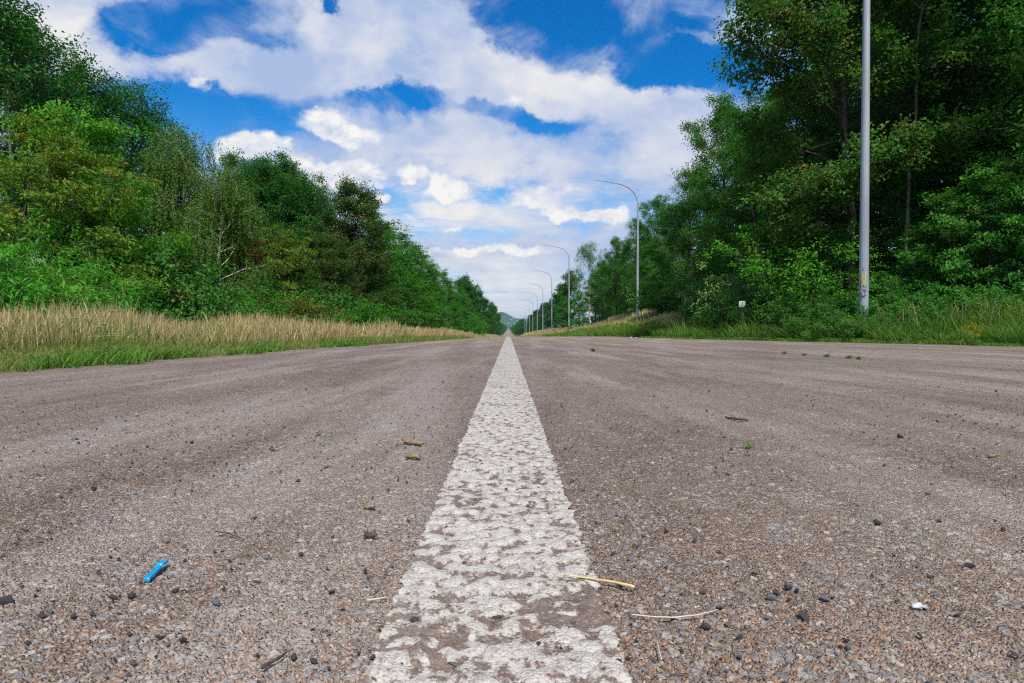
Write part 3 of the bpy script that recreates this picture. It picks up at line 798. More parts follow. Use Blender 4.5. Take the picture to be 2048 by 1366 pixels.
def place_left():
    G = 'trees of the left wood'
    # tall dark oaks at the back
    T('oak', -40, 15.5, 9.0, 'tall dark green oak at the very edge of the picture, left wood', group=G)
    T('oak2', 45, 18.5, 9.2, 'tall dark oak rising behind the bare dead tree', group=G)
    T('oak', 118, 20, 9.0, 'dark green oak with a ragged top behind the light green lime tree', group=G)
    T('oak2', 190, 21.5, 8.9, 'tall dark oak just behind and beyond the light green lime tree', group=G)
    T('oak', 262, 23.5, 9.2, 'broad dark oak between the lime tree and the hanging birch', group=G)
    T('oak2', 325, 27, 9.0, 'dark oak whose top steps down towards the hanging birch', group=G)
    T('lime', 150, 15.2, 5.7, 'light green lime tree with drooping leaves standing before dark oaks', group=G)
    T('lime', 238, 14.8, 4.0, 'lower light green lime tree with hanging leaves, nearer the birch', group=G)
    T('gold', 45, 12.6, 3.95, 'yellowing maple sapling with flat spreading branches under the dead tree', group=G, wide=1.12)
    x, y, z = at(38, 15.0)
    dead_tree(x, y, 6.2, 'bare grey dead tree without leaves before dark oaks')
    T('birch', 385, 20.5, 7.2, 'tall birch with long hanging twigs and pale trunk', group=G, rz=1.0)
    T('birch', 440, 20.0, 5.9, 'lower hanging birch leaning out beyond the tall birch', group=G, rz=3.6)
    T('rust', 487, 21.0, 3.9, 'small tree with rusty orange leaves beside the hanging birch', group=G)
    T('gold', 535, 23.5, 3.7, 'small yellow green maple between the birch and the brownish maple', group=G)
    T('poplar', 492, 30, 8.6, 'upright dark green poplar right behind the birch', group=G)
    T('poplar', 545, 31, 9.0, 'tallest upright poplar of the clump beyond the birch', group=G)
    T('poplar', 597, 32, 8.7, 'upright poplar in the middle of the clump before the brownish maple', group=G)
    T('oak2', 648, 35, 8.3, 'rounded dark oak between the poplars and the brownish maple', group=G)
    T('maple', 708, 31, 7.6, 'maple with brownish green leaves and a bushy rounded crown', group=G, rz=.4)
    T('maple', 665, 27, 4.4, 'low dark maple under the poplars with brownish leaves', group=G)
    # hornbeam row
    hb = [(34.0, 7.5), (38.5, 7.7), (43.5, 7.8), (49, 7.9), (55.5, 8.0), (63, 8.0), (72, 8.0), (83, 8.1), (95, 8.2), (108, 8.2)]
    for i, (y, H) in enumerate(hb):
        lab = 'leafy green hornbeam, %s in the hedge-like row counted from the brownish maple' % ORD[i]
        x = -7.9-.2*(i % 2)
        plant('hornbeam' if i % 2 == 0 else 'hornbeam2', x, y, H*1.0, lab, group='hornbeams in the row along the left verge')
    rnd = random.Random(3)
    for i in range(13):
        y = 33+i*6.3; plant(['oak', 'poplar', 'oak2'][i % 3], -12.8+rnd.uniform(-.8, .8), y, rnd.uniform(8.0, 8.8), 'dark tree standing behind the hornbeam row', group='dark trees behind the hornbeam row')
    T('poplar', 520, 28.5, 8.0, 'upright poplar leaning out in front of the poplar clump', group=G)
    T('oak2', 575, 29, 7.6, 'dark oak in front of the poplar clump', group=G)
    T('oak', 625, 30, 7.4, 'dark oak between the poplar clump and the brownish maple, nearer', group=G)
    plant('greenbush', -6.3, 100, 4.0, 'light green bush at the far end of the hornbeam row', wide=.8)
    plant('greenbush', -6.0, 116, 4.2, 'pale green rounded bush below the dark trees past the hornbeams', wide=.8)
    for i, (x, y, H) in enumerate([(-9.5, 128, 12), (-10.5, 143, 12.8), (-9.0, 160, 12.6), (-10, 182, 12.5), (-9, 210, 13), (-9.5, 245, 14), (-8.5, 285, 15), (-9, 330, 16), (-8.5, 385, 16)]):
        plant('far' if i % 2 else 'far2', x, y, H, 'dark green broadleaf tree far down the left roadside, %s past the hornbeam row' % ORD[i], group='far trees on the left roadside')
    # depth behind the first ranks
    rnd = random.Random(4); k = 0
    for row, xx in enumerate((-19, -24.5)):
        for y in np.arange(14+row*3, 105, 8.0 if row == 0 else 9.5):
            x = xx+rnd.uniform(-1.2, 1.2)-(0 if y > 25 else 1.5)
            hmax = {0: 8.6, 1: 9.2}[row]
            plant(rnd.choice(['oak', 'oak2', 'poplar', 'oak']), x, y+rnd.uniform(-1, 1), min(hmax, 7.4+y*.02)*rnd.uniform(.9, 1.0), 'dark tree deep in the left wood, hidden behind the front ranks', group='dark trees deep in the left wood')
    # shrub layer
    S = 'bushes along the left verge'
    T('willow', 20, 10.2, 2.35, 'tall light green willow bush nearest the camera beside dry grass', group=S)
    T('willow2', 95, 10.8, 2.0, 'light green willow bush under the yellowing sapling', group=S)
    T('willow', 165, 11.8, 2.0, 'bright willow bush with drooping narrow leaves below the lime tree', group=S)
    T('willow2', -60, 9.6, 2.3, 'light green willow bush at the picture edge beside dry grass', group=S)
    T('willow2', 225, 13.0, 1.5, 'low yellowish willow bush behind the white flower heads', group=S)
    T('hazel', 290, 15.0, 2.9, 'dark hazel bush in the gap between lime tree and birch', group=S)
    T('hazel', 210, 15.0, 2.7, 'shaded hazel bush below the lower lime tree', group=S)
    T('bramble', 290, 13.6, 1.25, 'low bramble bush behind the dry grass, before the shaded hazels', group=S)
    T('bramble', 360, 15.2, 1.7, 'bramble bush at the foot of the tall birch', group=S)
    T('hazel', 350, 17.2, 2.4, 'hazel bush half hidden behind brambles under the birch', group=S)
    T('hazel', 430, 18.2, 2.0, 'hazel bush under the lower hanging birch', group=S)
    T('bramble', 430, 16.6, 1.5, 'bramble bush with bright leaves under the lower birch', group=S)
    T('greenbush', 490, 18.4, 1.7, 'fresh green bush between the birch and the reddish bush', group=S)
    T('greenbush', 520, 21, 2.4, 'green bush below the small yellow green maple', group=S)
    T('redbush', 590, 21.0, 1.75, 'rounded bush tinged reddish brown behind the dry grass', group=S, wide=1.15)
    T('bramble', 545, 20.2, 1.35, 'bramble bush touching the near side of the reddish bush', group=S)
    T('hazel', 610, 24.5, 2.7, 'dark hazel bush rising behind the reddish bush', group=S)
    T('hazel', 668, 25.5, 2.3, 'dark bush below the brownish maple', group=S)
    T('bramble', 655, 22.5, 1.2, 'low bramble bush between the reddish bush and the round green bush', group=S)
    T('greenbush', 722, 24.0, 1.75, 'round green bush standing forward on the dry grass', group=S, wide=1.15)
    T('greenbush', 690, 24.6, 1.3, 'small green bush leaning on the round green bush', group=S)
    T('hazel', 735, 30, 2.4, 'dark bush where the hornbeam row begins', group=S)

def place_right():
    G = 'trees of the right wood'
    T('bigmaple', 1706, 19.0, 15.0, 'big maple with a grey trunk, right behind the nearest lamp post', group=G, rz=2.2)
    T('slim', 1802, 17.5, 13.0, 'slender tree with a thin bare brown stem beside the nearest lamp post', group=G, rz=.6)
    T('ash', 1440, 37, 12.6, 'tall round-topped dark ash between the lamp with the full arm and the big maple', group=G, wide=.88)
    T('ash2', 1372, 43, 10.2, 'dark ash standing behind the second lamp post', group=G, wide=.9)
    T('ash', 1320, 57, 10.6, 'dark ash whose crown meets the second lamp arm', group=G, wide=.85)
    T('ash2', 1270, 66, 10.8, 'last tall ash before the grassy bank opens', group=G, wide=.8)
    T('ash2', 1500, 31, 11.6, 'dark ash filling the gap beside the big maple', group=G)
    T('ash', 1560, 27.5, 9.6, 'shaded ash under the spreading arm of the big maple', group=G)
    T('ash2', 1630, 26, 10.5, 'shaded ash directly behind the big maple trunk', group=G)
    T('hornbeam2', 1308, 56, 7.2, 'low dark hornbeam at the foot of the second lamp post', group=G)
    # the deep wood beside the camera
    deep = [(1765, 27, 15), (1850, 24, 14.5), (1905, 21, 14.8), (1980, 18.5, 14), (2075, 17.5, 14), (2170, 15.5, 13.5), (2290, 14.0, 13.0), (1830, 31, 15.5), (1950, 28, 15.5), (2060, 25, 15), (2190, 22, 15), (1700, 34, 15.5)]
    names = ['woodland tree directly behind the slender bare stem', 'dark woodland tree between the slender stem and the sky gaps', 'woodland tree with layered leaf sprays near the picture edge',
             'tall woodland tree with sky showing between its branches', 'woodland tree cut by the right picture edge', 'nearest woodland tree, mostly outside the picture', 'woodland tree beyond the picture edge by the slip road',
             'deep woodland tree in the second rank behind the slender stem', 'deep woodland tree in the second rank below the sky gaps', 'deep woodland tree in the second rank at the picture edge', 'deep woodland tree in the second rank outside the picture', 'deep woodland tree far behind the big maple']
    for (u, d, H), n in zip(deep, names): T('wood', u, d, H, n, group=G)
    rnd = random.Random(14)
    for row in range(3):
        for q in range(9):
            y = 12+q*4.2+row*1.7; x = 15.5+row*5.5+q*.5+rnd.uniform(-1.2, 1.2)+max(0, (16-y))*1.1
            plant(['hazel', 'sapling', 'hazel'][row], x, y, rnd.uniform(3.4, 4.8), 'shaded hazel thicket deep under the woodland trees' if row != 1 else 'shaded young tree deep under the woodland trees', group='hazel thicket deep in the right wood' if row != 1 else 'young trees deep in the right wood')
    for q in range(8):
        plant('wood', 27+rnd.uniform(-2, 3)+q*.3, 12+q*5.5, rnd.uniform(13, 15), 'woodland tree in the darkest depth of the right wood', group='woodland trees deep in the right wood')
    S = 'bushes along the right verge'
    T('archbush', 1610, 18.4, 4.6, 'bright green arching bush before the big maple trunk', group=S, rz=.3)
    T('archbush', 1690, 18.6, 3.2, 'shorter bright green arching bush right at the big maple trunk', group=S, rz=2.0)
    T('elder', 1525, 21.5, 3.2, 'pale grey green elder bush beside the bright arching bush', group=S)
    T('elder', 1470, 25, 3.0, 'pale elder bush further back towards the second lamp post', group=S)
    T('hazel', 1345, 47, 4.0, 'dark hazel bush behind the second lamp post', group=S)
    T('hazel', 1296, 58, 4.6, 'dark hazel bush beside the foot of the second lamp', group=S)
    T('hazel', 1395, 36, 3.4, 'dark hazel bush below the round-topped ash', group=S)
    T('hazel', 1430, 27, 2.6, 'hazel bush between the pale elders and the second lamp', group=S)
    T('bramble', 1415, 27, 1.5, 'bramble bush on the bank below the dark hazel', group=S)
    T('bramble', 1455, 22.5, 1.5, 'bramble bush beside the small white marker plate', group=S)
    T('hazel', 1560, 20, 2.2, 'hazel bush behind the small white marker plate', group=S)
    T('bramble', 1550, 19.0, 1.25, 'low bramble bush just beyond the small white marker plate', group=S)
    T('bramble', 1610, 17.4, 1.35, 'bramble bush at the foot of the bright arching bush', group=S)
    T('hazel', 1650, 18.2, 2.0, 'shaded hazel bush below the bright arching bush', group=S)
    T('bramble', 1680, 17.0, 1.3, 'bramble bush just in front of the big maple trunk', group=S)
    T('hazel', 1770, 19.5, 2.0, 'shaded hazel between the lamp post and the slender stem', group=S)
    for u, d, H, n in [(1775, 16.6, 1.5, 'broad-leaved sapling between the lamp post and the slender stem'), (1850, 16.4, 2.6, 'leafy sapling just beyond the slender bare stem'), (1910, 15.6, 3.2, 'leafy sapling with layered sprays below the sky gaps'),
                       (1985, 15.2, 3.6, 'tall leafy sapling near the right picture edge'), (2060, 14.5, 3.2, 'leafy sapling cut by the right picture edge'), (1880, 18.5, 4.6, 'taller sapling in the shade behind the layered sprays'), (1960, 18, 5.0, 'tallest shaded sapling under the woodland trees'), (2150, 13.6, 3.0, 'leafy sapling beyond the picture edge')]:
        T('sapling', u, d, H, n, group='saplings at the wood edge')
    for i, (u, d, H) in enumerate([(1740, 15.4, .95), (1790, 14.9, 1.0), (1845, 14.6, 1.1), (1905, 14.0, 1.0), (1700, 15.2, .9), (1650, 15.8, .95), (1590, 15.9, .85), (1965, 13.6, 1.0), (2030, 13.2, 1.0), (1510, 17, .9), (1470, 18.3, .95), (1420, 19.5, .9), (1560, 16.4, .9), (1625, 15.2, .75), (1765, 14.4, .7), (1680, 14.9, .7), (1712, 14.3, .6), (1748, 14.2, .55), (1728, 14.0, .5)]):
        x = max((u-VPU)/F*d, float(right_x(d))+1.7); plant('nettles', x, d, H, 'patch of green nettles at the wood edge among the verge grass', group='nettle patches on the right verge')
    for u, d, H, kd, n in [(1690, 15.0, .85, 'bramble', 'low bramble bush just before the big maple, left of the nearest lamp post'), (1765, 14.6, .85, 'bramble', 'low bramble bush hugging the foot of the nearest lamp post'), (1805, 14.4, .9, 'bramble', 'low bramble bush past the foot of the nearest lamp post'),
                           (1860, 14.0, .95, 'bramble', 'low bramble bush below the layered sapling sprays'), (1640, 15.4, .8, 'bramble', 'low bramble bush below the bright arching bush, nearest the road'), (1780, 15.6, 1.5, 'hazel', 'young hazel close behind the nearest lamp post'), (1668, 16.0, 1.3, 'hazel', 'young hazel left of the big maple trunk'),
                           (1735, 14.2, .62, 'bramble', 'lowest bramble bush covering the base of the nearest lamp post'), (1920, 13.5, .9, 'bramble', 'low bramble bush behind the yellow flowers'), (1990, 13.1, .9, 'bramble', 'low bramble bush by the right picture edge'), (1590, 16.3, .8, 'bramble', 'low bramble bush between the marker plate and the arching bush')]:
        T(kd, u, d, H, n, group=S)
    # beyond the bank
    F_ = 'trees beyond the grassy bank'
    T('birch2', 1180, 90, 12.2, 'airy light green birch standing behind the third lamp post', group=F_, rz=.5)
    T('ash', 1205, 80, 8.0, 'dark tree in front of the airy birch beyond the bank', group=F_)
    T('ash2', 1190, 96, 8.5, 'dark tree filling the foot of the airy birch', group=F_)
    T('hornbeam', 1158, 76, 4.6, 'light green young tree between the third lamp post and the bank', group=F_)
    T('hornbeam', 1128, 104, 6.0, 'small dark tree between the third and fourth lamp posts', group=F_)
    T('far2', 1138, 120, 10.8, 'dark tree behind the fourth lamp post', group=F_)
    T('far', 1126, 142, 10.5, 'dark tree between the fourth and fifth lamp posts', group=F_)
    T('ash', 1232, 72, 9.4, 'dark ash at the top of the grassy bank', group=F_, wide=.8)
    for i, (x, y, H) in enumerate([(14.8, 165, 10.5), (15, 190, 11), (15.2, 215, 11), (15, 240, 11.5), (15, 270, 12), (14.8, 305, 11.5), (14.5, 345, 12), (14.5, 390, 12)]):
        plant('far' if i % 2 else 'far2', x, y, H, 'dark broadleaf tree far down the right roadside, %s past the fourth lamp post' % ORD[i], group='far trees on the right roadside')
    rnd = random.Random(9)
    for row, xx in enumerate((17.5, 23)):
        for y in np.arange(34+row*4, 120, 8.5 if row == 0 else 10):
            x = xx+rnd.uniform(-1.3, 1.3)
            plant(rnd.choice(['ash', 'ash2', 'oak2']), x, y, rnd.uniform(10.0, 11.5), 'dark tree deep in the right wood, behind the front rank', group='dark trees deep in the right wood')

def distant_wood():
    """the far-off wood closing both sides of the road beyond the last single trees: one mass"""
    rng = np.random.default_rng(77); mb = MB()
    K = []
    for side in (-1, 1):
        for y in np.geomspace(425, 2600, 150):
            for row in range(3):
                x = side*(interp(y, [400, 900, 2600], [9.5, 8.5, 8.0])+row*6+rng.uniform(-.5, 2.0))
                H = rng.uniform(9, 15) if side < 0 else rng.uniform(8, 13)
                z0 = float(ground_z(x, y)); 
                for _ in range(16):
                    t = rng.random(); r = 3.6*math.sqrt(max(0, 1-(t*1.0)**2))
                    a = rng.uniform(0, 6.28)
                    K.append((x+math.cos(a)*r*.75, y+math.sin(a)*r, z0+1+t*(H-1.5)))
    K = np.array(K)
    def axis(P): return P-np.array([0, 0, 1.0])
    mb.add(*clump_leaves(rng, K, 10, 1.9, .8, .95, .6, axis, .2, .42, .05))
    o = mesh_obj('distant_wood', mb.mesh('distant_wood', MAT['far'], smooth=False))
    tag(o, 'far-off dark wood lining both sides of the road near the horizon', 'wood', kind='stuff')

def blades(rng, P, h, w, lean, curve, light, warm, heads=0.0):
    """upright tapering blades; P (n,3) feet; curve bends them over"""
    n = len(P); az = rng.uniform(0, 6.28, n)
    side = np.stack([np.cos(az), np.sin(az), np.zeros(n)], 1)
    la = rng.uniform(0, 6.28, n); L = np.stack([np.cos(la), np.sin(la), np.zeros(n)], 1)*(lean*rng.random(n))[:, None]
    lv = []
    for t, ww in ((0, 1.0), (.4, .9), (.78, .75 if not heads else .8), (1.0, .12)):
        b = curve*t*t
        c = P+L*(h*(t+b*1.2))[:, None]+np.array([0, 0, 1.0])*(h*t*(1-.35*b))[:, None]
        k = ww
        if heads and t == .78: k = ww*(1+heads*(rng.random(n) < .6))[:, None]
        else: k = np.full((n, 1), ww)
        lv.append(np.stack([c-side*w[:, None]*k*.5, c+side*w[:, None]*k*.5], 1))
    V = np.stack(lv, 1).reshape(-1, 3)
    b = np.arange(n)[:, None]*8
    Q = np.concatenate([b+np.array([0, 1, 3, 2]), b+np.array([2, 3, 5, 4]), b+np.array([4, 5, 7, 6])], 1).reshape(-1, 4)
    T_ = np.stack([np.repeat(light, 8), np.repeat(warm, 8), np.repeat(light, 8)], 1)
    return V, Q, T_

def scatter(rng, n, yr, xlo, xhi, p=1.0):
    """n points, thinning with distance so that the picture stays evenly covered; xlo/xhi are functions of y"""
    y = yr[0]*(yr[1]/yr[0])**(rng.random(n)**p)
    a, b = xlo(y), xhi(y)
    x = a+(b-a)*rng.random(n)
    return x, y

def wav(x, y, s=1.0, ph=0.0):
    return .5+.25*np.sin(x*2.1*s+1.3*np.sin(y*.9*s+ph)+ph)+.25*np.sin(y*1.7*s+1.7*np.sin(x*1.1*s-ph)+2*ph)

def edge_w(y): return .10*np.sin(2.3*y)+.07*np.sin(5.1*y+1)+.06*np.sin(11.3*y+2)+.04*np.sin(23*y)

def build_grass():
    rng = np.random.default_rng(3)
    # dry tall grass, left
    mb = MB()
    def dry(n, yr, lo, hi, hmin, hmax, ph=0.0, green=0.0, cut=.0):
        x, y = scatter(rng, n, yr, lo, hi)
        f = wav(x, y, .8, ph); k = f > cut; x, y, f = x[k], y[k], f[k]
        z = ground_z(x, y)
        f2 = wav(x*.6, y*.6, 1.0, ph+3); h = (hmin+(hmax-hmin)*rng.random(len(x))**1.1)*(.35+.5*f+.4*f2)*(1+.22*(rng.random(len(x)) < .05))
        w = .0028+.00046*y
        mb.add(*blades(rng, np.stack([x, y, z], 1), h, w, .35, rng.uniform(0, .8, len(x)), np.clip(rng.normal(.5, .25, len(x)), 0, 1), np.clip(rng.normal(green, .25, len(x)), 0, 1)*(rng.random(len(x)) < .6), heads=1.1))
    lx = left_x
    dry(32000, (2.0, 14), lambda y: lx(y)-4.2, lambda y: lx(y)-interp(y, [0, 5, 10, 20], [1.5, 1.4, 1.1, .9]), .22, .70, 0.0, .15, .22)
    dry(40000, (12, 60), lambda y: lx(y)-4.6, lambda y: lx(y)-interp(y, [10, 20, 40], [1.0, .9, .8]), .24, .68, .5, .15, .2)
    dry(9000, (55, 300), lambda y: lx(y)-4.5, lambda y: lx(y)-.6, .5, .85, 1.0)
    # dry patches on the right bank
    rx = right_x
    dry(30000, (27, 110), lambda y: np.maximum(rx(y)+1.4, 7.2), lambda y: rx(y)*0+14.5, .35, .70, 1.4, .1)
    dry(7000, (100, 330), lambda y: rx(y)+.6, lambda y: rx(y)*0+11, .4, .7, .2)
    dry(1700, (9.5, 34), lambda y: rx(y)+.9, lambda y: rx(y)+4.2, .5, 1.0, .9, .3, .35)
    o = mesh_obj('dry_grass', mb.mesh('dry_grass', MAT['straw'], smooth=False))
    tag(o, 'tall straw-coloured dry grass along both verges', 'grass', kind='stuff')
    # green grass
    mb = MB()
    def green(n, yr, lo, hi, hmin, hmax, ph=0.0, warm=.1, cut=0.0, wmul=1.0, light=.45):
        x, y = scatter(rng, n, yr, lo, hi)
        f = wav(x, y, 1.2, ph); k = f > cut; x, y, f = x[k], y[k], f[k]
        h = (hmin+(hmax-hmin)*rng.random(len(x)))*(.55+.6*f)
        w = (.0035+.0006*y)*wmul
        mb.add(*blades(rng, np.stack([x, y, ground_z(x, y)], 1), h, w, .8, rng.uniform(.1, 1.0, len(x)), np.clip(rng.normal(light, .25, len(x)), 0, 1), np.clip(rng.normal(warm, .2, len(x)), 0, 1)))
    green(42000, (2.0, 14), lambda y: lx(y)-2.0, lambda y: lx(y)-.14+edge_w(y), .03, .13, 0, .5, .2)
    green(9000, (2.6, 12), lambda y: lx(y)-.40, lambda y: lx(y)+.02+edge_w(y*1.3), .05, .13, 2.0, .03, .5, 1.3, .65)
    green(30000, (12, 60), lambda y: lx(y)-1.8, lambda y: lx(y)-.05+edge_w(y), .06, .22, 1, .45)
    green(9000, (50, 250), lambda y: lx(y)-1.5, lambda y: lx(y), .1, .3, 1, .3)
    green(22000, (2.5, 40), lambda y: lx(y)-6.5, lambda y: lx(y)-1.2, .14, .48, .3, .4)
    green(46000, (8.5, 32), lambda y: rx(y)+.25+edge_w(y), lambda y: rx(y)+3.8, .22, .58, .4, .04, 0, 1.2, .5)
    green(9000, (9, 34), lambda y: rx(y)+.9, lambda y: rx(y)+4.6, .45, .95, .7, .10, .35, 1.2, .5)
    green(22000, (8.5, 32), lambda y: rx(y)-.05+edge_w(y)*1.6, lambda y: rx(y)+.6, .04, .12, 1.7, .03, 0, 1.2, .6)
    green(26000, (26, 110), lambda y: rx(y)-.02, lambda y: rx(y)+2.6, .3, .75, .8, .12, 0, 1.2, .55)
    green(9000, (40, 110), lambda y: rx(y)*0+7.5, lambda y: rx(y)*0+14.0, .3, .6, .3, .2, .55)
    green(6000, (90, 330), lambda y: rx(y)-.02, lambda y: rx(y)+2.5, .3, .6, .8, .25)
    o = mesh_obj('green_grass', mb.mesh('green_grass', MAT['grass'], smooth=False))
    tag(o, 'short green grass growing at the road edges', 'grass', kind='stuff')

def build_undergrowth():
    """leafy ground cover under the trees on both sides"""
    rng = np.random.default_rng(8); mb = MB()
    def cover(n, yr, lo, hi, hgt, rad, ll, lw):
        x, y = scatter(rng, n, yr, lo, hi)
        K = np.stack([x, y, ground_z(x, y)+hgt*rng.random(n)*(.4+.8*wav(x, y, .9, 2.0))], 1)
        def axis(P): return P-np.array([0, 0, 1.0])
        V, Q, T_ = clump_leaves(rng, K, 15, rad, .6, ll, lw, axis, .22, .42, .06, .5)
        mb.add(V, Q, T_)
    cover(2100, (9, 34), lambda y: right_x(y)+3.3, lambda y: right_x(y)+7.5, .55, .22, .085, .05)
    cover(1500, (12, 60), lambda y: y*0+11.5, lambda y: y*0+20, .5, .35, .12, .08)
    cover(2200, (6, 60), lambda y: y*0-16, lambda y: left_x(y)-4.2, .55, .28, .095, .055)
    cover(700, (60, 140), lambda y: y*0-14, lambda y: left_x(y)-4.0, .8, .6, .2, .12)
    o = mesh_obj('undergrowth', mb.mesh('undergrowth', MAT['nettle'], smooth=False))
    tag(o, 'low leafy undergrowth at the feet of the trees on both sides', 'ground cover', kind='stuff')
# ------------------------------------------------------------------ street lamps, sign, wires, houses
def build_lamps():
    steel = plain_mat('galvanised_steel', (.24, .255, .29), (.33, .345, .38), 3.0, .6, .4, .1, .03, (1, 1, .15))
    # faint vertical weather streaks
    X.nt = steel.node_tree
    arm = [(0, 0), (.075, .37), (.22, .71), (.41, .97), (.67, 1.21), (.97, 1.40), (1.345, 1.55), (1.9, 1.68), (2.65, 1.81), (3.72, 1.94)]
    a = np.array(arm)
    t = np.linspace(0, 1, 40); s = np.concatenate([[0], np.cumsum(np.linalg.norm(np.diff(a, axis=0), axis=1))]); s /= s[-1]
    ax = np.interp(t, s, a[:, 0]); az = np.interp(t, s, a[:, 1])
    k = np.array([.25, .5, .25])
    for _ in range(3):
        ax[1:-1] = np.convolve(ax, k, 'valid'); az[1:-1] = np.convolve(az, k, 'valid')
    pole_me = MB(); zz = np.array([-1.2, 0, .02, 2, 5, 8, 10.96, 11.0])
    pole_me.tube(np.column_stack([zz*0, zz*0, zz]), np.interp(zz, [0, 11], [.116, .072]), 16)
    pole_me = pole_me.mesh('lamp_pole', steel, False)
    arm_me = MB(); arm_me.tube(np.column_stack([-ax, ax*0, az+10.98]), np.interp(t, [0, .4, 1], [.062, .05, .028]), 12)
    arm_me.tube(np.array([[0, 0, 10.93], [0, 0, 10.97], [0, 0, 11.03], [0, 0, 11.06]]), [.073, .079, .079, .062], 16)
    e = np.array([-ax[-1], 0, az[-1]+10.98]); dr = unit(np.array([-(ax[-1]-ax[-2]), 0, az[-1]-az[-2]]))
    arm_me.tube(np.array([e-dr*.02, e+dr*.0, e+dr*.06, e+dr*.062]), [.03, .031, .031, .004], 10)
    arm_me = arm_me.mesh('lamp_arm', steel, True)
    L = [(8.90, 15, 12.9), (10.97, 51, 13.1), (8.77, 87, 12.8), (8.87, 123, 12.8), (9.1, 159, 13.0), (9.33, 195, 13.0), (9.36, 231, 12.9), (9.35, 267, 12.5), (9.17, 303, 12.1), (9.27, 339, 12.15)]
    lab = ['nearest grey lamp post, its top out of view, yellow graffiti on its pole', 'tall grey street lamp with bare curved arm against clouds, second from the camera',
           'grey street lamp with a small black mark near its foot, third along the verge']+['grey street lamp with curved arm, %s from the camera along the verge' % ORD[i] for i in range(3, 10)]
    lamps = []
    for (x, y, tip), lb in zip(L, lab):
        g = float(ground_z(x, y)); z = tip-12.94
        o = empty('street_lamp', (x, y, min(z, g)), math.radians(2*math.sin(y)), lb, 'street lamp', 'street lamps along the right verge')
        mesh_obj('pole', pole_me, o); mesh_obj('arm', arm_me, o)
        lamps.append((o, z, g))
    # graffiti on the nearest pole, painted round the side that faces the road
    def strokes(name, polys, z0, mat, parent, width, face, pz):
        mb = MB()
        for pl in polys:
            P = np.array(pl, float); n = 10
            tt = np.linspace(0, len(P)-1, (len(P)-1)*n+1)
            sx = np.interp(tt, range(len(P)), P[:, 0]); sz = np.interp(tt, range(len(P)), P[:, 1])
            dx, dz = np.gradient(sx), np.gradient(sz); l = np.hypot(dx, dz)+1e-9
            nx, nz = -dz/l, dx/l
            V = []
            for sg in (-1, 1):
                a_ = sx+nx*width*.5*sg; b_ = sz+nz*width*.5*sg+z0
                R = np.interp(b_-pz, [0, 11], [.116, .072])+.0035; an = face+a_/R
                V.append(np.stack([np.cos(an)*R, np.sin(an)*R, b_-pz], 1))
            V = np.stack(V, 1).reshape(-1, 3); i = np.arange(len(tt)-1)[:, None]*2
            mb.add(V, np.concatenate([i, i+1, i+3, i+2], 1))
        return mesh_obj(name, mb.mesh(name, mat, False), parent)
    o, z, g = lamps[0]
    yel = plain_mat('yellow_spray_paint', (.50, .34, .05), (.62, .46, .10), 40, .5, .3)
    blk = plain_mat('black_spray_paint', (.012, .013, .015), (.03, .03, .03), 40, .5, .3)
    face = math.atan2(-15, -8.9)-o.rotation_euler.z
    pz = o.location.z
    circ = lambda cx, cz, rx, rz: [(cx+rx*math.cos(t_), cz+rz*math.sin(t_)) for t_ in np.linspace(0, 6.4, 14)]
    D1 = [(-.030, 1.735), (-.030, 1.62)]; 
    strokes('graffiti', [D1, [(-.034, 1.73), (.015, 1.735), (.036, 1.70), (.034, 1.65), (.0, 1.625), (-.03, 1.62)], circ(.004, 1.555, .034, .052), [(-.034, 1.60), (-.034, 1.51)], circ(.006, 1.455, .026, .04), [(-.02, 1.50), (-.018, 1.41)]], 0, yel, o, .019, face, pz)
    strokes('scribble', [[(-.016, 1.85), (-.016, 1.815)], [(-.026, 1.795), (-.024, 1.775)], [(-.008, 1.797), (-.007, 1.78)], [(-.085, 1.52), (-.075, 1.46), (-.09, 1.40), (-.06, 1.37), (-.075, 1.33)],
                         [(-.02, 1.40), (.02, 1.36), (.06, 1.38)], [(-.09, 1.24), (-.06, 1.20), (-.05, 1.12), (-.06, 1.05), (-.09, 1.02)], [(-.06, 1.13), (-.02, 1.15), (.03, 1.13)], [(-.03, 1.10), (.0, 1.13), (.02, 1.09)], [(.0, 1.30), (.03, 1.22), (.02, 1.17), (.06, 1.14)], [(-.02, 1.28), (.03, 1.30), (.07, 1.24)]], 0, blk, o, .012, face, pz)
    o, z, g = lamps[2]
    strokes('scribble', [[(-.05, 1.10), (.04, 1.12), (-.03, 1.02), (.05, .98), (-.05, .90), (.03, .86)], [(-.04, .80), (.03, .74), (-.02, .70)]], 0, blk, o, .05, math.atan2(-87, -8.77)-o.rotation_euler.z, o.location.z)

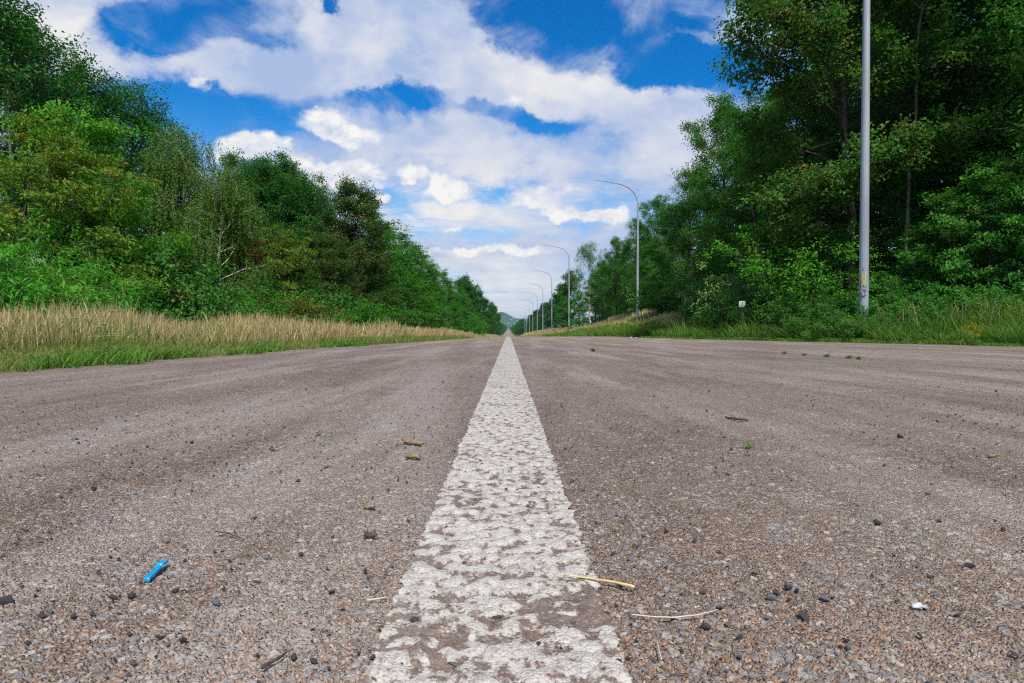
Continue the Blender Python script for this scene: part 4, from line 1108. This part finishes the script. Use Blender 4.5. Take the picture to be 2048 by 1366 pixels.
def build_marker():
    white = plain_mat('faded_white_plate', (.70, .70, .68), (.52, .53, .52), 30, .45, .4)
    dark = plain_mat('faded_dark_print', (.10, .11, .13), (.22, .23, .25), 60, .5, .3)
    post = plain_mat('dark_green_post', (.03, .045, .035), (.06, .07, .06), 20, .6, .3)
    x, y, _ = at(1485, 19.0); g = float(ground_z(x, y))
    pz = .257+(663-608)*y/1200
    o = empty('marker_sign', (x, y, g), math.radians(-22), 'small white square marker plate on a thin post among the brambles', 'sign')
    s = 12.0*y/1200/2
    bm = bmesh.new()
    c = [(-s, -s), (s*.45, -s), (s, -s*.55), (s, s), (-s, s)]
    f = bm.faces.new([bm.verts.new((a, -.006, b)) for a, b in c]); r = bmesh.ops.extrude_face_region(bm, geom=[f])
    bmesh.ops.translate(bm, vec=(0, .004, 0), verts=[v for v in r['geom'] if isinstance(v, bmesh.types.BMVert)])
    bmesh.ops.recalc_face_normals(bm, faces=bm.faces)
    bmesh.ops.bevel(bm, geom=[e for e in bm.edges if abs(e.verts[0].co.y-e.verts[1].co.y) > .001], offset=s*.18, segments=3, affect='EDGES')
    me = bpy.data.meshes.new('plate'); bm.to_mesh(me); bm.free(); me.materials.append(white)
    pl = mesh_obj('plate', me, o, (0, 0, pz-g))
    mb = MB()
    def quad(a, b, c_, d_):
        mb.add(np.array([(a, -.0085, b), (c_, -.0085, b), (c_, -.0085, d_), (a, -.0085, d_)]), np.array([[0, 1, 2, 3]]))
    quad(-s*.6, s*.30, -s*.3, s*.55); quad(-.12*s, s*.12, s*.12, s*.62); quad(s*.26, s*.35, s*.55, s*.55); quad(-s*.6, -s*.5, -s*.35, -s*.3); quad(-s*.1, -s*.15, s*.1, 0); quad(s*.2, -s*.4, s*.34, -s*.2)
    mesh_obj('print', mb.mesh('print', dark, False), pl)
    mb = MB(); mb.tube(np.array([[0, .012, -.3], [0, .012, 0], [0, .012, pz-g+s*.8], [0, .012, pz-g+s*.82]]), [.014, .014, .014, .002], 8)
    mesh_obj('post', mb.mesh('post', post, True), o)

def build_wires():
    m = plain_mat('cable', (.10, .10, .11), (.14, .14, .15), 5, .6)
    for i, (y, zl, zr, sag) in enumerate([(345, 25, 31, 6.5), (350, 23.5, 29, 6.5), (352, 19.5, 23, 5.5), (358, 16.0, 18, 5.0)]):
        xs = np.linspace(-160, 160, 60); t = (xs+160)/320
        z = zl+(zr-zl)*t-sag*4*t*(1-t)*.5
        mb = MB(); mb.tube(np.column_stack([xs, xs*0+y+xs*.04, z]), np.full(60, .022), 5)
        o = mesh_obj('overhead_cable', mb.mesh('overhead_cable', m))
        tag(o, '%s thin overhead cable crossing the sky above the far road' % ['topmost', 'second highest', 'third highest', 'lowest'][i], 'cable', 'overhead cables across the road')

def build_houses():
    wall = plain_mat('pale_house_wall', (.72, .70, .66), (.62, .60, .56), 1, .8); roof = plain_mat('house_roof', (.20, .10, .08), (.26, .16, .13), 1, .8)
    bm = bmesh.new(); bmesh.ops.create_cube(bm, size=1); bmesh.ops.scale(bm, vec=(10, 8, 5), verts=bm.verts); bmesh.ops.translate(bm, vec=(0, 0, 2.5), verts=bm.verts)
    wm = bpy.data.meshes.new('house_wall'); bm.to_mesh(wm); bm.free(); wm.materials.append(wall)
    bm = bmesh.new(); v = [bm.verts.new(p) for p in [(-5.4, -4.5, 5.01), (5.4, -4.5, 5.01), (5.4, 4.5, 5.01), (-5.4, 4.5, 5.01), (-5.4, 0, 8.2), (5.4, 0, 8.2)]]
    for f in [(0, 1, 5, 4), (2, 3, 4, 5), (1, 2, 5), (3, 0, 4), (3, 2, 1, 0)]: bm.faces.new([v[i] for i in f])
    rm = bpy.data.meshes.new('house_roof'); bm.to_mesh(rm); bm.free(); rm.materials.append(roof)
    hills = bpy.data.objects['hills']; rnd = random.Random(6)
    spots = [(1021, 4780), (1026, 4860), (1029, 4700), (1034, 4820), (1039, 4900), (1044, 4760), (1017, 4600), (1036, 4650), (1023, 4500), (1047, 4880)]
    for u, d in spots:
        x = (u-VPU)/F*d
        ok, loc, n, _ = hills.ray_cast(Vector((x, d, 900)), Vector((0, 0, -1)))
        o = empty('house', (x, d, (loc.z if ok else 20)-1.0), rnd.uniform(-.6, .6), 'tiny pale house with a dark roof on the distant hillside', 'house', 'houses on the distant hillside')
        mesh_obj('wall', wm, o); mesh_obj('roof', rm, o)

# ------------------------------------------------------------------ flowers and small weeds
def build_flowers():
    rng = np.random.default_rng(12)
    cream = leaf_mat('umbel_white', (.55, .55, .44), (.80, .78, .68), (.6, .6, .4), .25); stem = MAT['grass']
    gold = leaf_mat('yellow_flower', (.55, .38, .02), (.78, .58, .04), (.6, .3, .02), .25)
    def umbel():
        s, h = MB(), MB()
        P = bend_path(rng, [0, 0, 0], [.05, 0, 1], .78, 6, 0, .04); V, Q = tube(P, np.linspace(.004, .002, 7), 5)
        s.add(V, Q, np.full((len(V), 3), .35)*np.array([1, .3, 1]))
        top = P[-1]
        for i in range(16):
            a = i*2.4; r = .055*math.sqrt((i+.5)/16)
            e = top+np.array([math.cos(a)*r, math.sin(a)*r, .035-.25*r])
            V, Q = tube(np.array([top, e]), [.0012, .001], 3); s.add(V, Q, np.full((len(V), 3), .4)*np.array([1, .2, 1]))
            n = 8; C = e+rng.normal(0, .007, (n, 3))*np.array([1, 1, .3])
            h.add(*leaves(rng, C, np.tile([0, 0, 1.0], (n, 1)), .011, .009, 0, 2, .2, np.stack([rng.random(n), rng.random(n)*.2, rng.random(n)], 1), .2))
        return s.mesh('umbel_stem', stem), h.mesh('umbel_head', cream, False)
    protos_ = [umbel() for _ in range(3)]
    spots = [(212, 619, 6.6, 'tallest white flower head standing above the dry grass'), (193, 636, 6.1, 'white flower head in the grass just below the tallest one'), (152, 634, 6.2, 'flat white flower head nearest the picture edge'),
             (230, 646, 5.6, 'upper of the two white flower heads close together'), (226, 650, 5.4, 'lower of the two white flower heads close together'), (200, 668, 4.7, 'lowest white flower head, before the short green grass'), (225, 665, 4.8, 'white flower head right of the lowest one'), (236, 669, 4.7, 'small white flower head at the end of the lower trio')]
    for i, (u, v, d, lb) in enumerate(spots):
        x = (u-VPU)/F*d; z = CAM_H+(VPV-v)/F*d; g = float(ground_z(x, d))
        o = empty('wild_carrot', (x, d, g-.01), rng.uniform(0, 6), lb, 'wildflower', 'white wild carrot flowers in the dry grass')
        k = (z-g)/.80; o.scale = (1, 1, max(.25, k)); s, h = protos_[i % 3]
        mesh_obj('stem', s, o); f = mesh_obj('flower_head', h, o)
    def ragwort():
        s, h = MB(), MB()
        for j in range(7):
            a = j*2.4; P = bend_path(rng, [math.cos(a)*.03, math.sin(a)*.03, 0], [math.cos(a)*.3, math.sin(a)*.3, 1], .75*rng.uniform(.7, 1.1), 6, .02, .08)
            V, Q = tube(P, np.linspace(.005, .002, 7), 4); s.add(V, Q, np.full((len(V), 3), .4)*np.array([1, .2, 1]))
            n = 26; f = rng.random(n)*.75; C = np.stack([np.interp(f, np.linspace(0, 1, 7), P[:, q]) for q in range(3)], 1)+rng.normal(0, .03, (n, 3))
            s.add(*leaves(rng, C, unit(rng.normal(0, 1, (n, 3))), .08, .022, .3, .6, .5, np.stack([rng.uniform(.2, .9, n), rng.uniform(0, .2, n), f], 1)))
            n = 46; C = P[-1]+rng.normal(0, 1, (n, 3))*np.array([.045, .045, .05])-np.array([0, 0, .03])
            h.add(*leaves(rng, C, np.tile([0, 0, 1.0], (n, 1)), .022, .018, 0, 1.2, .3, np.stack([rng.random(n), rng.random(n)*.4, f[0]*np.ones(n)], 1)))
        return s.mesh('ragwort_stem', stem, False), h.mesh('ragwort_head', gold, False)
    pr = [ragwort() for _ in range(2)]
    for i, (u, d, sc, lb) in enumerate([(1945, 11.0, .62, 'yellow flowers low in the grass on the near right verge'), (1952, 10.8, .4, 'small yellow flowers at the road edge beside the taller yellow ones'),
            (1276, 27.5, .9, 'yellow flowering plant on the verge before the second lamp post'), (1290, 26.5, .8, 'second yellow flowering plant before the second lamp post'), (1282, 30, 1.0, 'tallest yellow flowering plant at the second lamp post'), (1330, 26.5, .8, 'yellow flowering plant nearer than the second lamp post'),
            (1233, 34, .9, 'yellow flowering plant on the bank past the second lamp post'), (1222, 36, .8, 'yellow flowering plant next along the bank past the second lamp post'), (1085, 88, 1.5, 'yellow flowers at the foot of the fourth lamp post'), (1077, 95, 1.5, 'yellow flowers between the fourth and fifth lamp posts'), (1070, 104, 1.5, 'yellow flowers at the foot of the fifth lamp post'), (1062, 118, 1.5, 'farthest yellow flowers on the right verge')]):
        x, y, z = at(u, d)
        o = empty('ragwort', (x, y, z-.02), rng.uniform(0, 6), lb, 'wildflower', 'yellow flowering plants on the right verge'); o.scale = (sc, sc, sc)
        mesh_obj('stem', pr[i % 2][0], o); mesh_obj('flower_head', pr[i % 2][1], o)
    # weeds rooted in the asphalt
    def tuft(seed, h, n):
        r = np.random.default_rng(seed); P = np.zeros((n, 3)); P[:, :2] = r.normal(0, h*.22, (n, 2))
        return MB_from(blades(r, P, h*r.uniform(.5, 1.1, n), np.full(n, h*.10), .9, r.uniform(.2, 1, n), r.uniform(.2, .8, n), r.uniform(0, .4, n))).mesh('weed', MAT['grass'], False)
    tm = [tuft(1, .06, 60), tuft(2, .03, 16), tuft(3, .05, 70)]
    for u, v, k, s, lb in [(1187, 703, 0, 1.0, 'small green weed tuft alone on the far asphalt right of the line'), (1497, 897, 1, .8, 'tiny green weed sprouting in the dusty asphalt near the dark stick'), (1570, 708, 2, .8, 'weed tuft in the asphalt seam, nearest the second lamp post'), (1610, 711, 2, .7, 'second weed tuft along the asphalt seam'),
                          (1655, 714, 2, .9, 'third weed tuft along the asphalt seam'), (1700, 717, 2, .9, 'weed tuft at the near end of the asphalt seam'), (1720, 719, 0, .7, 'last weed tuft of the asphalt seam towards the picture edge')]:
        x, y = on_road(u, v)
        o = mesh_obj('grass_tuft', tm[k], None, (x, y, float(road_z(x, y))-.003)); o.scale = (s, s, s); tag(o, lb, 'weed')

def MB_from(t):
    mb = MB(); mb.add(*t); return mb

# ------------------------------------------------------------------ loose stones and litter on the road
def stone_mat(name, c1, c2, c3=None):
    m, nt, out = new_mat(name); p = texco('Object')
    n = noise(p, 260.0, 4, .65); n2 = noise(p, 90.0, 2, .5)
    c = mix(sstep(n, .35, .68), c1, c2)
    if c3: c = mix(sstep(n2, .52, .66)*.6, c, c3)
    b = principled(c, .8, .3, 0, bump(n, .7, .0012)); nt.links.new(b.outputs[0], out.inputs[0])
    return m

def hull(rng, n=16, flat=.6, mat=None, name='stone', rough=0.0):
    bm = bmesh.new()
    P = unit(rng.normal(0, 1, (n, 3)))*rng.uniform(.72, 1.0, (n, 1))*np.array([1, rng.uniform(.65, .95), flat])*.5
    for p in P: bm.verts.new(p)
    bmesh.ops.convex_hull(bm, input=bm.verts)
    for v in [v for v in bm.verts if not v.link_faces]: bm.verts.remove(v)
    bmesh.ops.bevel(bm, geom=bm.edges[:], offset=.035, segments=1, affect='EDGES')
    me = bpy.data.meshes.new(name); bm.to_mesh(me); bm.free()
    if mat: me.materials.append(mat)
    return me

def build_stones():
    rng = np.random.default_rng(21)
    mats = {'dark': stone_mat('charcoal_stone', (.028, .027, .030), (.075, .072, .078), (.14, .11, .09)), 'grey': stone_mat('blue_grey_stone', (.10, .105, .12), (.19, .195, .215), (.22, .18, .15)),
            'brown': stone_mat('brown_stone', (.10, .065, .045), (.20, .14, .10)), 'orange': stone_mat('orange_brick_stone', (.38, .12, .055), (.50, .19, .09)), 'pale': stone_mat('pale_stone', (.38, .33, .28), (.52, .47, .40))}
    P = {k: [hull(rng, 10+2*(i % 3), rng.uniform(.42, .8), m, k+'_stone') for i in range(5)] for k, m in mats.items()}
    LAB = {'dark': ('pebble', 'loose charcoal grey pebble lying on the dusty asphalt', 'pebble', 'charcoal pebbles on the road'), 'grey': ('pebble', 'loose blue grey stone chip lying on the dusty asphalt', 'pebble', 'blue grey stone chips on the road'),
           'brown': ('pebble', 'loose brown pebble lying on the dusty asphalt', 'pebble', 'brown pebbles on the road'), 'orange': ('brick_crumb', 'small orange crumb of brick on the dusty asphalt', 'brick crumb', 'orange brick crumbs on the road'), 'pale': ('pebble', 'small pale cream pebble on the dusty asphalt', 'pebble', 'pale pebbles on the road')}
    def put(kind, x, y, size, label=None, flat=None, sink=.17):
        nm, lb, cat, grp = LAB[kind]
        o = mesh_obj(nm, P[kind][rng.integers(5)], None, (x, y, float(road_z(x, y))+size*(.5*.6-sink)))
        o.scale = (size*rng.uniform(.9, 1.2), size*rng.uniform(.8, 1.05), size*(flat or rng.uniform(.75, 1.05)))
        o.rotation_euler = (rng.normal(0, .25), rng.normal(0, .25), rng.uniform(0, 6.28))
        tag(o, label or lb, cat, None if label else grp)
    # stones one can point to
    for kind, u, v, px, lb in [('dark', 828, 1247, 34, 'dark round pebble sitting on the worn white line, largest there'), ('dark', 898, 1220, 20, 'dark ball-shaped pebble near the middle of the white line'), ('dark', 625, 1328, 28, 'charcoal pebble just outside the near left edge of the white line'),
            ('dark', 144, 1236, 28, 'flat dark stone at the lower left below the blue plastic'), ('dark', 8, 1206, 34, 'black stone cut by the left picture edge'), ('dark', 262, 1194, 22, 'dark stone just below the blue plastic strip'), ('dark', 1613, 1241, 34, 'large black flat stone above the orange crumb on the right'),
            ('orange', 1615, 1264, 16, 'bright orange crumb of brick beside a large black stone'), ('dark', 1700, 1288, 26, 'black lump of tar standing up on the right'), ('grey', 1706, 1304, 22, 'grey stone leaning against the black lump of tar'), ('dark', 1420, 1262, 30, 'dark jagged stone below the thin straw'),
            ('grey', 1345, 1241, 30, 'blue grey stone lying on the thin straw'), ('dark', 1582, 1182, 26, 'topmost dark stone of a small heap on the right'), ('dark', 1560, 1194, 30, 'middle dark stone of the small heap on the right'), ('dark', 1600, 1188, 22, 'rear dark stone of the small heap on the right'), ('grey', 1545, 1203, 26, 'grey stone at the front of the small heap on the right'),
            ('grey', 1655, 1204, 28, 'pale blue grey stone to the right of the small heap'), ('dark', 1512, 1153, 18, 'upright dark stone left of and above the small heap'), ('dark', 1948, 1140, 30, 'jagged dark stone near the right picture edge'), ('orange', 1881, 1223, 14, 'orange crumb beside the white scrap on the right'),
            ('orange', 38, 1168, 14, 'orange red crumb near the left picture edge'), ('orange', 1459, 1136, 16, 'reddish brick crumb on the right half of the road'), ('pale', 511, 1168, 28, 'flat tan stone chip right of the blue plastic'), ('pale', 483, 1223, 18, 'small white stone chip below the tan chip'), ('pale', 273, 832, 15, 'pale round pebble far off on the left lane'),
            ('brown', 636, 870, 17, 'reddish brown lump on the left lane beyond the sticks'), ('pale', 1205, 928, 10, 'pale yellow pebble right of the white line'), ('pale', 880, 1118, 18, 'cream flake lying on the white line'), ('dark', 600, 1112, 22, 'dark pebble left of the line near its worn edge'), ('dark', 1762, 1050, 22, 'dark rounded stone on the right lane'), ('dark', 1805, 876, 18, 'dark pebble alone far out on the right lane')]:
        x, y = on_road(u, v); put(kind, x, y, px*y/F, lb)
    # every other stone: the largest-looking are single objects, the rest one mass
    cand = []
    n = 8000
    y = .43*(14/.43)**(rng.random(n)**.92); hw = y*.98+.35
    x = rng.uniform(-1, 1, n)*hw
    dens = wav(x*1.6, y*1.3, 1.0, .7)*.6+wav(x*5, y*4, 1.0, 2.2)*.5
    ok = (x > left_x(y)+.15) & (x < right_x(y)-.3) & (rng.random(n) < np.clip(dens*1.25-.05, .12, 1)); x, y = x[ok], y[ok]
    kinds = np.array(['dark', 'grey', 'brown', 'orange', 'pale'])[rng.choice(5, len(x), p=[.60, .22, .13, .025, .025])]
    size = np.clip(rng.lognormal(math.log(.0046), .55, len(x)), .0026, .015)
    size = np.where((kinds == 'orange') | (kinds == 'pale'), np.minimum(size, .006), size)
    size = size*np.clip(.85+y*.05, .85, 1.8)
    vis = size/y*(np.abs(x) < y*.87)
    order = np.argsort(-vis); m = 250
    for i in order[:m]: put(kinds[i], x[i], y[i], size[i])
    rest = order[m:]
    base = {k: [(np.array([v.co[:] for v in me.vertices]), [list(p.vertices) for p in me.polygons]) for me in P[k][:3]] for k in P}
    bmv, bmf, mi = [], [], []; off = 0; names = list(mats)
    n2 = 15000; y2 = 1.0*(16/1.0)**(rng.random(n2)**.9); x2 = rng.uniform(-1, 1, n2)*(y2*.95+.3)
    k2 = (x2 > left_x(y2)+.1) & (x2 < right_x(y2)-.2) & (rng.random(n2) < .25+.75*wav(x2*1.2, y2*.9, 1.0, 4.0)); x2, y2 = x2[k2], y2[k2]
    x = np.concatenate([x, x2]); y = np.concatenate([y, y2]); size = np.concatenate([size, rng.uniform(.0038, .0085, len(x2))*np.clip(.8+y2*.06, .8, 1.6)])
    kinds = np.concatenate([kinds, np.array(['dark', 'grey', 'brown'])[rng.choice(3, len(x2), p=[.62, .18, .2])]])
    rest = np.concatenate([rest, np.arange(len(x)-len(x2), len(x))])
    for i in rest:
        V, Fc = base[kinds[i]][rng.integers(3)]; a = rng.uniform(0, 6.28); c, s = math.cos(a), math.sin(a)
        W = V*size[i]*rng.uniform(.8, 1.15, 3); W = np.column_stack([W[:, 0]*c-W[:, 1]*s, W[:, 0]*s+W[:, 1]*c, W[:, 2]])+np.array([x[i], y[i], float(road_z(x[i], y[i]))+size[i]*.24])
        bmv.append(W); bmf += [[q+off for q in f] for f in Fc]; mi += [names.index(kinds[i])]*len(Fc); off += len(V)
    me = bpy.data.meshes.new('loose_gravel'); me.from_pydata(np.concatenate(bmv).tolist(), [], bmf)
    for k in names: me.materials.append(mats[k])
    me.polygons.foreach_set('material_index', mi); me.update()
    tag(mesh_obj('loose_gravel', me), 'fine loose gravel strewn over the asphalt', 'gravel', kind='stuff')

def build_litter():
    rng = np.random.default_rng(31)
    straw = plain_mat('straw', (.50, .33, .12), (.66, .47, .22), 60, .55, .3, 0, .3, (1, 1, 1)); pale = plain_mat('pale_straw', (.48, .37, .25), (.60, .49, .36), 60, .6)
    wood = plain_mat('rotten_wood', (.20, .13, .07), (.36, .25, .14), 120, .8, .2, 0, .8); dark = plain_mat('dark_twig', (.05, .038, .028), (.11, .085, .06), 120, .8, .2, 0, .6)
    blue = plain_mat('blue_plastic', (.004, .22, .42), (.008, .30, .52), 40, .38, .5, 0, .15); white = plain_mat('white_scrap', (.62, .64, .70), (.42, .45, .52), 110, .5, .4)
    def stick(name, pts, rad, mat, label, cat, lift=.004, n=8):
        P = []
        for u, v in pts: x, y = on_road(u, v); P.append((x, y, float(road_z(x, y))+lift))
        P = np.array(P); t = np.linspace(0, len(P)-1, 16); Q = np.stack([np.interp(t, range(len(P)), P[:, k]) for k in range(3)], 1)
        Q[:, 2] += rng.normal(0, rad[0]*.12, 16); c = Q.mean(0)
        r = np.interp(np.linspace(0, 1, 16), np.linspace(0, 1, len(rad)), rad)*rng.uniform(.92, 1.08, 16)
        Q = np.concatenate([Q[:1]+(Q[0]-Q[1])*.02, Q, Q[-1:]+(Q[-1]-Q[-2])*.02]); r = np.concatenate([[r[0]*.05], r, [r[-1]*.05]])
        mb = MB(); mb.tube(Q-c, r, n); o = mesh_obj(name, mb.mesh(name, mat), None, c); tag(o, label, cat); return o
    stick('straw', [(1128, 1163), (1180, 1170), (1230, 1178), (1271, 1188)], [.0006, .0011, .0017], straw, 'golden straw lying across the right edge of the white line', 'straw', .005)
    stick('straw', [(1265, 1243), (1310, 1248), (1350, 1249), (1400, 1244), (1440, 1233)], [.0007, .0007, .0004], pale, 'thin curved pale straw under a blue grey stone', 'straw', .004)
    stick('straw', [(735, 1212), (772, 1206)], [.0008, .0006], pale, 'short pale straw left of the white line', 'straw', .004)
    stick('twig', [(738, 1197), (758, 1186)], [.0013, .0008], wood, 'short brown twig just above a pale straw', 'twig', .004)
    stick('straw', [(1318, 1306), (1326, 1336)], [.0007, .0005], pale, 'short upright-lying straw at the bottom right of the line', 'straw', .004)
    stick('stick', [(808, 888), (845, 893)], [.0052, .0048, .0040], wood, 'thick piece of tan rotten wood, upper of two left of the line', 'stick', .006)
    stick('stick', [(812, 917), (838, 920)], [.0050, .0046], wood, 'thick piece of orange brown wood, lower of two left of the line', 'stick', .006)
    stick('stick', [(1453, 839), (1475, 842), (1498, 844)], [.0034, .0036, .0030], dark, 'dark flat stick lying on the right lane', 'stick', .005)
    stick('twig', [(727, 1020), (748, 1021)], [.0036, .003], wood, 'short brown twig left of the line, halfway to the wood pieces', 'twig', .005)
    stick('twig', [(728, 1078), (752, 1080)], [.0034, .003], dark, 'short dark twig close to the left edge of the line', 'twig', .005)
    stick('twig', [(430, 1070), (455, 1074), (482, 1084)], [.0009, .0009, .0006], dark, 'thin bent dark twig right of and beyond the blue plastic', 'twig', .004)
    stick('twig', [(520, 1350), (556, 1330), (570, 1318)], [.0016, .0012, .0008], dark, 'thin dark twig at the bottom of the picture left of the line', 'twig', .004)
    stick('twig', [(1985, 918), (2008, 914)], [.0028, .002], wood, 'small tan twig near the right picture edge', 'twig', .004)
    # strip of blue plastic: a bent channel with a stepped, wider end
    a = np.array(on_road(290, 1166)); b = np.array(on_road(332, 1132)); L = float(np.linalg.norm(b-a)); w = .0066
    prof = [(0, w*.48, .0005), (L*.06, w*.5, .002), (L*.55, w*.5, .004), (L*.60, w*.50, .005), (L*.605, w*.62, .0062), (L*.86, w*.58, .0055), (L*.90, w*.36, .005), (L, w*.28, .0035)]
    bm = bmesh.new(); ring = []
    for s, hw, z in prof:
        ring.append([bm.verts.new((s, q, zz)) for q, zz in ((-hw, z), (-hw, z+.0026), (-hw*.6, z+.0036), (hw*.6, z+.0036), (hw, z+.0026), (hw, z))])
    for r1, r2 in zip(ring, ring[1:]):
        for i in range(6): bm.faces.new((r1[i], r2[i], r2[(i+1) % 6], r1[(i+1) % 6]))
    bm.faces.new(ring[0]); bm.faces.new(ring[-1][::-1]); bmesh.ops.recalc_face_normals(bm, faces=bm.faces)
    bmesh.ops.bevel(bm, geom=bm.edges[:], offset=.0006, segments=1, affect='EDGES')
    me = bpy.data.meshes.new('plastic_strip'); bm.to_mesh(me); bm.free(); me.materials.append(blue)
    o = mesh_obj('plastic_strip', me, None, (a[0], a[1], float(road_z(a[0], a[1]))-.0005)); o.rotation_euler = (0, 0, math.atan2(b[1]-a[1], b[0]-a[0]))
    tag(o, 'bright blue broken plastic strip lying on the left lane', 'plastic litter')
    # thin crumpled scrap
    def scrap(u, v, size, label, mat):
        x, y = on_road(u, v); bm = bmesh.new(); n = 9
        ring = [bm.verts.new((math.cos(t)*size*rng.uniform(.8, 1.1), math.sin(t)*size*.7*rng.uniform(.8, 1.1), rng.normal(.002, .0008))) for t in np.linspace(0, 6.28, n, endpoint=False)]
        c = bm.verts.new((0, 0, .0042))
        for i in range(n): bm.faces.new((ring[i], ring[(i+1) % n], c))
        r = bmesh.ops.extrude_face_region(bm, geom=bm.faces[:]); bmesh.ops.translate(bm, vec=(0, 0, .0012), verts=[q for q in r['geom'] if isinstance(q, bmesh.types.BMVert)])
        bmesh.ops.recalc_face_normals(bm, faces=bm.faces)
        me = bpy.data.meshes.new('scrap'); bm.to_mesh(me); bm.free(); me.materials.append(mat)
        tag(mesh_obj('litter_scrap', me, None, (x, y, float(road_z(x, y)))), label, 'litter')
    scrap(1845, 1223, .0058, 'small whitish translucent scrap on the lower right of the road', white)
    scrap(660, 872, .0045, 'tiny blue green scrap beside the reddish brown lump', plain_mat('teal_scrap', (.05, .25, .25), (.10, .35, .33), 90, .5))
    # pale litter at the foot of the right verge
    for u, d, s, lb in [(1262, 24.3, .09, 'white crumpled litter at the verge before the second lamp post'), (1273, 24.0, .07, 'smaller cream litter beside the white litter at the verge')]:
        x, y, z = at(u, d)
        me = hull(rng, 18, .7, white, 'litter'); o = mesh_obj('crumpled_litter', me, None, (x, y, z+s*.2)); o.scale = (s, s, s); tag(o, lb, 'litter')

def build_haze():
    m, nt, out = new_mat('haze')
    v = nt.nodes.new('ShaderNodeVolumePrincipled'); v.inputs['Color'].default_value = (.52, .76, 1.0, 1); v.inputs['Density'].default_value = HAZE; v.inputs['Anisotropy'].default_value = 0.2
    nt.links.new(v.outputs[0], out.inputs['Volume'])
    bm = bmesh.new(); bmesh.ops.create_cube(bm, size=1); bmesh.ops.scale(bm, vec=(12400, 10000, 160), verts=bm.verts); bmesh.ops.translate(bm, vec=(0, 4300, 68), verts=bm.verts)
    me = bpy.data.meshes.new('haze'); bm.to_mesh(me); bm.free(); me.materials.append(m)
    tag(mesh_obj('haze', me), 'thin bluish haze over the far land', 'haze', kind='stuff')
HAZE = .00008
EXTRA = [flora_mats, protos, place_left, place_right, distant_wood, build_grass, build_undergrowth, build_lamps, build_marker, build_wires, build_houses, build_flowers, build_stones, build_litter, build_haze]
def main():
    build_world(); build_light(); build_camera()
    build_ground(); build_road(); build_hills()
    for fn in EXTRA: fn()
    SC.view_settings.view_transform = 'Standard'; SC.view_settings.look = 'None'
    SC.view_settings.exposure = EXPOSURE; SC.view_settings.gamma = 1.0
    SC.view_settings.use_curve_mapping = False
    cy = SC.cycles
    cy.max_bounces = 7; cy.diffuse_bounces = 3; cy.glossy_bounces = 2; cy.transmission_bounces = 4; cy.transparent_max_bounces = 6; cy.volume_bounces = 0
    cy.sample_clamp_indirect = 2.0; cy.sample_clamp_direct = 3.0
    cy.caustics_reflective = False; cy.caustics_refractive = False
    cy.use_adaptive_sampling = True; cy.adaptive_threshold = .01
    cy.use_denoising = DENOISE
    cy.pixel_filter_type = 'BLACKMAN_HARRIS'; cy.filter_width = 1.2
EXPOSURE = 0.4
DENOISE = False
main()
